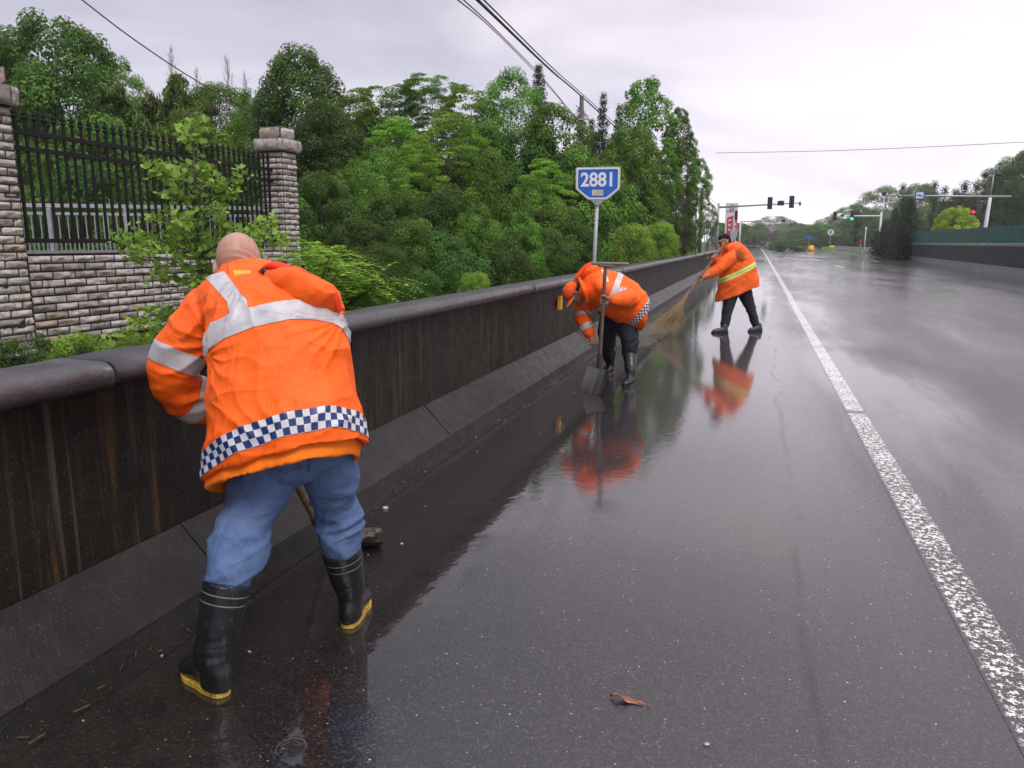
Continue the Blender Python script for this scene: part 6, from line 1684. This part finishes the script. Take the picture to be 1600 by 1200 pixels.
    mesh_part('grip_joint', *tube([P(937, 414, 7.895), P(958, 415, 7.875)], [.022, .022], 10, 2), simple('tan_wood', (.24, .19, .11), .6), g_, True)
    BL = G(908, 613); BR = G(940, 619) + V(0, .0, 0); TL = P(921, 574, 7.86); TR = P(952, 580, 7.80); v = []; f = []; nx, ny = 12, 9
    nn = unit(np.cross(BR - BL, TL - BL));
    for lay in (0, 1):
        for j in range(ny):
            for i in range(nx):
                u = i / (nx - 1); w = j / (ny - 1); b = (BL * (1 - u) + BR * u) * (1 - w) + (TL * (1 - u) + TR * u) * w
                v.append(b + nn * ((abs(2 * u - 1) ** 4) * .035 * (.4 + .6 * w) - .012 * math.exp(-((u - .5) / .08) ** 2) + lay * .004) + V(0, 0, .004))
    m = nx * ny
    for lay in (0, 1):
        for j in range(ny - 1):
            for i in range(nx - 1):
                k = lay * m + j * nx + i; qd = (k, k + 1, k + nx + 1, k + nx); f.append(qd if lay else qd[::-1])
    mesh_part('blade', v, f, m_steel2, sh, True)
    mesh_part('socket', *tube([blade_mid - hx * .12, blade_mid + hx * .02, blade_mid + hx * .17], [.016, .027, .025], 12, 4), m_steel2, sh, True)
worker_capped()

# ---------- worker at the back: striding left, sweeping
def worker_sweeping():
    D = 13.4; g = G(1152, 519); root = empty('person', (g[0], g[1], 0), 'dark-haired person in orange jacket with a lime stripe and charcoal trousers, striding and sweeping', 'person')
    rings = torso_rings([rg((1119, 471), (1185, 444), D, .25), rg((1120, 455), (1184, 430), D, .25), rg((1124, 430), (1180, 413), D, .24), rg((1128, 408), (1173, 398), D, .22), rg((1130, 394), (1166, 388), D, .19), rg((1133, 388), (1157, 384), D, .12), rg((1134, 385), (1150, 381), D, .08)])
    near = [P(1146, 398, D - .17), P(1132, 411, D - .25), P(1117, 424, D - .30), P(1101, 432, D - .33)]; nr_ = [.105, .098, .080, .058]
    far = [P(1136, 397, D + .12), P(1127, 410, D + .05), P(1118, 414, D - .05), P(1116, 405, D - .2)]; fr = [.100, .090, .075, .058]
    me = garment(rings, [(near, nr_), (far, fr)], .011, .14, 3)
    R45 = np.array([[.85, 0, .5], [0, 1, 0], [-.5, 0, .85]])
    displace(me, lambda c, n: fbm(c * 4, 17) * .016 + ridge((c @ R45.T) * V(4, 4, 10), 13) * .011)
    jk = finish(me, 'jacket', m_orange2, root)
    a = unit(P(1160, 400, D) - P(1141, 443, D)); p1 = P(1150, 425, D); narm = lambda c, n: (dist_poly(c, near) > .10) & (dist_poly(c, far) > .10)
    nrm_ = unit(np.cross(P(1174, 414, D) - P(1127, 437, D), V(0, 1, 0))); nrm_ = nrm_ if nrm_[2] > 0 else -nrm_
    b1 = band(me, [(p1 + nrm_ * .040, nrm_), (p1 - nrm_ * .040, -nrm_)], .003, 'lime_tape', m_lime, jk, narm)
    band(me, [(p1 + nrm_ * .012, nrm_), (p1 - nrm_ * .012, -nrm_)], .006, 'silver_tape', m_refl, jk, narm)
    hm = fuse([tube([P(1141, 388, D - .16), P(1153, 392, D - .20), P(1163, 403, D - .19)], [.06, .12, .07], 20, 6, flat=.42, side=V(.8, 0, .5)), tube([P(1140, 386, D), P(1155, 388, D), P(1166, 400, D)], [.06, .09, .06], 16, 5)], .010, 3)
    displace(hm, lambda c, n: fbm(c * 8, 5) * .02); finish(hm, 'hood', m_orange2, root)
    mesh_part('hood_opening', *tube([P(1143, 392, D - .235), P(1154, 396, D - .27), P(1162, 406, D - .25)], [.02, .07, .02], 16, 5, flat=.25, side=V(.7, 0, .7)), fabric('shaded_rust_lining', (.42, .085, .02), .8), root, True)
    mesh_part('collar', *tube([P(1131, 390, D - .06), P(1140, 384, D - .10), P(1150, 383, D - .02)], [.03, .045, .04], 12, 4), m_orange2, root, True)
    l1 = [P(1143, 452, D - .05), P(1140, 470, D - .08), P(1136, 488, D - .08), P(1132, 509, D - .06)]; l2 = [P(1160, 447, D + .04), P(1167, 466, D + .06), P(1174, 485, D + .10), P(1181, 508, D + .14)]
    tm = fuse([tube([P(1135, 448, D), P(1152, 445, D), P(1168, 438, D)], [.13, .17, .13], 20, 4), tube(l1, [.135, .115, .088, .072], 22, 6), tube(l2, [.135, .115, .085, .072], 22, 6)], .010, 4)
    displace(tm, lambda c, n: ridge((c @ R45.T) * V(4, 4, 12), 5) * .010 + fbm(c * 8, 2) * .006); finish(tm, 'trousers', m_char, root)
    def shoe(heel, d):
        d = unit(V(d[0], d[1], 0)); s = V(d[1], -d[0], 0); U = V(0, 0, 1); h = V(heel[0], heel[1], 0)
        foot = [(h + d * x + U * z, s * w, U * hh) for x, w, hh, z in ((.0, .018, .02, .04), (.02, .036, .042, .052), (.07, .040, .052, .058), (.13, .043, .042, .050), (.2, .048, .034, .042), (.25, .040, .026, .036), (.28, .012, .01, .03))]
        m = fuse([loft(foot, 24, 3), tube([h + d * .06 + U * .05, h + d * .055 + U * .11], [.045, .042], 16, 2)], .007, 2); b = finish(m, 'shoe', simple('grey_wet_shoe', (.04, .042, .046), .4, 0, 30, .3), root)
        mesh_part('sole', *loft([(h + d * x + U * .012, s * w, U * .012) for x, w in ((-.006, .02), (.02, .04), (.1, .042), (.2, .052), (.26, .042), (.29, .014))], 16, 2, .4), m_blackp, b)
    shoe(G(1137, 520) + V(.0, .0, 0), (-1, -.12)); shoe(G(1190, 517.5), (-.92, -.38))
    hc = P(1132, 378, D - .02); S, q, R = head_solids(hc, V(-.92, -.22, -.34), V(-.30, -.05, .95), 1.08, 1.05)
    # broom line
    t0_ = P(1127, 388, D - .34); b0 = P(1061, 477, D - .55); hx = unit(t0_ - b0); gp = b0 + hx * np.dot(P(1091, 435, D - .4) - b0, hx); g2 = b0 + hx * np.dot(P(1117, 402, D - .36) - b0, hx)
    w1 = gp + V(.085, .03, .02); w2 = g2 + V(.02, .085, .03)
    near2 = near[:3] + [w1]; far2 = far[:3] + [w2]
    S += limbs(([P(1155, 445, D), P(1152, 415, D), P(1146, 395, D)], [.12, .12, .10]), ([P(1146, 395, D), P(1138, 384, D)], [.06, .058]), (near2, [.05, .045, .038, .028]), (far2, [.05, .045, .036, .028]),
               (l1 + [P(1132, 514, D - .05)], [.08, .075, .055, .045, .038]), (l2 + [P(1183, 512, D + .15)], [.08, .075, .055, .045, .038]))
    S += hand(gp, hx, V(.8, -.35, -.1), w1, 1, .018, s=1.1) + hand(g2, hx, V(.2, .9, 0), w2, 1, .018, s=1.1)
    bm_ = fuse(S, .0055, 1); finish(bm_, 'body', m_skin, root)
    for sx in (-1, 1):
        v, f = ball(q(sx * .031, .085, .006), .011, n=10); mesh_part('eye', v, f, m_eye, root, True)
        mesh_part('eyebrow', *tube([q(sx * .016, .097, .026), q(sx * .045, .084, .027)], [.005, .004], 6, 2), m_hair, root, True)
    hs = fuse([ball(q(0, -.020, .045), .083, .097, .086, R, 28), ball(q(0, -.045, .005), .078, .068, .075, R, 24), ball(q(0, .035, .078), .062, .050, .040, R, 20)], .006, 2)
    displace(hs, lambda c, n: fbm(c * 30, 5) * .004)
    finish(hs, 'hair', m_hair, root)
    br = empty('broom', (b0[0], b0[1], 0), 'long bamboo twig broom sweeping straw along the kerb', 'broom')
    hp = [b0 - hx * .25, b0, (b0 + t0_) / 2, t0_ + hx * .04]; m_bam = NT('bamboo_pole'); c = m_bam.co(); m_bam.set(Base_Color=m_bam.ramp(m_bam.noise(c, 9, 5, .7), (.35, (.14, .065, .035)), (.65, (.30, .17, .07))), Roughness=.45); m_bam = m_bam.m
    mesh_part('handle', *tube(hp, [.019, .020, .018, .016], 12, 4), m_bam, br, True)
    rs = np.random.RandomState(4); mb = MB(); ed = V(*G(1036, 524)); lat = unit(V(.93, .30, 0))
    m_straw = NT('dry_twigs'); c = m_straw.co(); m_straw.set(Base_Color=m_straw.ramp(m_straw.noise(c, 30, 4), (.3, (.14, .085, .035)), (.7, (.36, .26, .12))), Roughness=.7); m_straw = m_straw.m
    for k in range(150):
        a = rs.rand() * 6.28; r_ = .035 * math.sqrt(rs.rand()); s0 = b0 + hx * rs.uniform(.02, .22) + V(math.cos(a), math.sin(a) * .6, 0) * r_
        u = rs.normal() * .42; u = max(-1, min(1, u)); e = ed + lat * u * .42 + V(rs.normal() * .05, rs.normal() * .10, 0); e[2] = abs(rs.normal()) * .05 + .01
        m1 = s0 * .5 + e * .5 + V(0, 0, .02 * rs.normal()) + lat * u * .03; mb.tube([s0, s0 * .72 + e * .28 , m1, e], [.0032, .0030, .0024, .0012], 4)
    for k in range(130):      # fine frayed ends swinging to the right
        s0 = b0 * .62 + ed * .38 + V(rs.normal() * .05, rs.normal() * .05, rs.normal() * .03); e = P(rs.uniform(1020, 1074), rs.uniform(488, 526), D - .75 + rs.normal() * .12); e[2] = max(.01, e[2])
        m1 = s0 * .5 + e * .5 + V(.04, 0, rs.uniform(-.02, .07)); mb.tube([s0, m1, e], [.0020, .0015, .0008], 3)
    mesh_part('bristles', mb.v, mb.f, m_straw, br)
    for k, rr in ((.16, .030), (.02, .042), (-.16, .056)):
        c0 = b0 + hx * k; mesh_part('binding', *tube([c0 + hx * .014, c0 - hx * .014], [rr * .9, rr], 14, 1, False), m_bam, br, True)
worker_sweeping()

# ------------------------------------------------------------------ small things on the road
t = NT('brown_leaf'); c = t.co(); t.set(Base_Color=t.ramp(t.noise(c, 40, 5), (.3, (.14, .045, .022)), (.7, (.32, .12, .06))), Roughness=.4); m_leaf = t.m
g = G(982, 1096); th = empty('fallen_leaf', g, 'single brown fallen leaf lying on the wet road near the bottom of the photo', 'leaf', rz=math.radians(-22))
n = 12; v = []; f = []
for i in range(n + 1):
    u = i / n; w = .015 * math.sin(math.pi * min(1, u * 1.02)) ** .7 * (1 + .35 * math.sin(u * 17)); x = (u - .5) * .125; z = .006 + .010 * math.sin(u * 5)
    v += [(x, -w, z + .006 * math.sin(u * 9)), (x, 0, z - .003), (x, w * 1.1, z + .008 * math.cos(u * 7))]
for i in range(n):
    for j in (0, 1): k = i * 3 + j; f.append((k, k + 1, k + 4, k + 3))
q = mesh('blade', v, f, m_leaf, None, True); q.parent = th; m_ = q.modifiers.new('t', 'SOLIDIFY'); m_.thickness = .0012
q = mesh('stalk', *tube([V(.06, 0, .006), V(.078, -.006, .004)], [.0013, .001], 6, 1), m_leaf, None, True); q.parent = th
m_chip = simple('pale_grit', (.40, .37, .33), .5, 0, 60, .3); m_dchip = simple('dark_grit', (.03, .025, .02), .5, 0, 60, .3)
rs = np.random.RandomState(9)
for px, py, r, mt, lab in ((602, 795, .017, m_chip, 'pale muddy pebble at the kerb right of the front worker'), (640, 780, .011, m_dchip, 'small dark pebble near the kerb beyond the pale one'),
        (1104, 1164, .009, m_chip, 'tiny white chip on the road near the bottom edge'), (628, 850, .008, m_chip, 'tiny pale chip beside the mud near the front shovel'),
        (836, 754, .012, m_dchip, 'small dark lump on the road in front of the capped worker'), (880, 668, .014, m_mud, 'small brown clod near the wall before the capped worker')):
    g = G(px, py); v, f = ball((0, 0, 0), r, r * .8, r * .5, n=10); v = [q * (1 + .35 * rs.normal() * .5) for q in v]; o = mesh('pebble', v, f, mt, None, True); o.location = (g[0], g[1], r * .35); tag(o, lab, 'pebble')
# wet silt, twigs and straw along the kerb
rs = np.random.RandomState(6); mb = MB()
for k in range(900):
    s = rs.uniform(1, 24) if k < 500 else rs.uniform(11, 17.5); tt = -2.09 + abs(rs.normal()) * (.07 if k < 500 else .5); a = rs.rand() * 3.1; L = rs.uniform(.01, .05); p0 = W(s, tt, .008 + rs.rand() * .01); d = V(math.cos(a), math.sin(a), rs.normal() * .1) * L
    mb.bar(p0, p0 + d, rs.uniform(.002, .006), .003)
tag(mb.build('kerb_litter', simple('wet_litter', (.085, .06, .035), .6, 0, 40, .5)), 'scattered wet twigs and straw along the foot of the parapet', 'litter', kind='stuff')
mb = MB()
for k in range(70):
    s = rs.uniform(.5, 20); tt = -2.09 + abs(rs.normal()) * .30; r = rs.uniform(.002, .007); v, f = ball(W(s, tt, r * .4), r, r, r * .6, n=6); mb.add(v, f)
tag(mb.build('grit', m_chip), 'scattered pale grit along the kerb', 'grit', kind='stuff')
# raised silt bank by the broom
gx = np.linspace(11.2, 17.5, 60); gy = np.linspace(-2.10, -1.15, 20); SS, TT = np.meshgrid(gx, gy, indexing='ij')
pp = np.stack([TT.ravel(), SS.ravel(), TT.ravel() * 0], 1); hgt = np.clip(1 - (pp[:, 0] + 2.1) / .8, 0, 1) * np.clip(1 - np.abs(pp[:, 1] - 14) / 3.3, 0, 1) * (.055 + .03 * fbm(pp * 5, 3)); pp[:, 2] = hgt - .004
nyy = 20; a = (np.arange(59)[:, None] * nyy + np.arange(19)[None]).ravel(); fq = np.stack([a, a + nyy, a + nyy + 1, a + 1], 1)
o = link('silt', quads_mesh('silt', pp, fq[:, ::-1], m_mud, True)); o.rotation_euler = (0, 0, -AZ); tag(o, 'low bank of wet silt swept against the parapet', 'silt', kind='stuff')
# ------------------------------------------------------------------ damp air
me = bpy.data.meshes.new('haze'); mb = MB().box((-700, -60, -12), (900, 640, 50)); me.from_pydata(mb.v, [], mb.f)
hz_ = bpy.data.objects.new('haze', me); COL.objects.link(hz_); hz_['kind'] = 'stuff'; hz_['label'] = 'thin damp haze in the air'
hm_ = bpy.data.materials.new('haze'); hm_.use_nodes = True; n_ = hm_.node_tree.nodes; n_.remove(n_['Principled BSDF'])
pv = n_.new('ShaderNodeVolumePrincipled'); pv.inputs['Color'].default_value = (.98, .97, 1, 1); pv.inputs['Density'].default_value = .00045; pv.inputs['Anisotropy'].default_value = .2
hm_.node_tree.links.new(pv.outputs[0], n_['Material Output'].inputs['Volume']); me.materials.append(hm_)
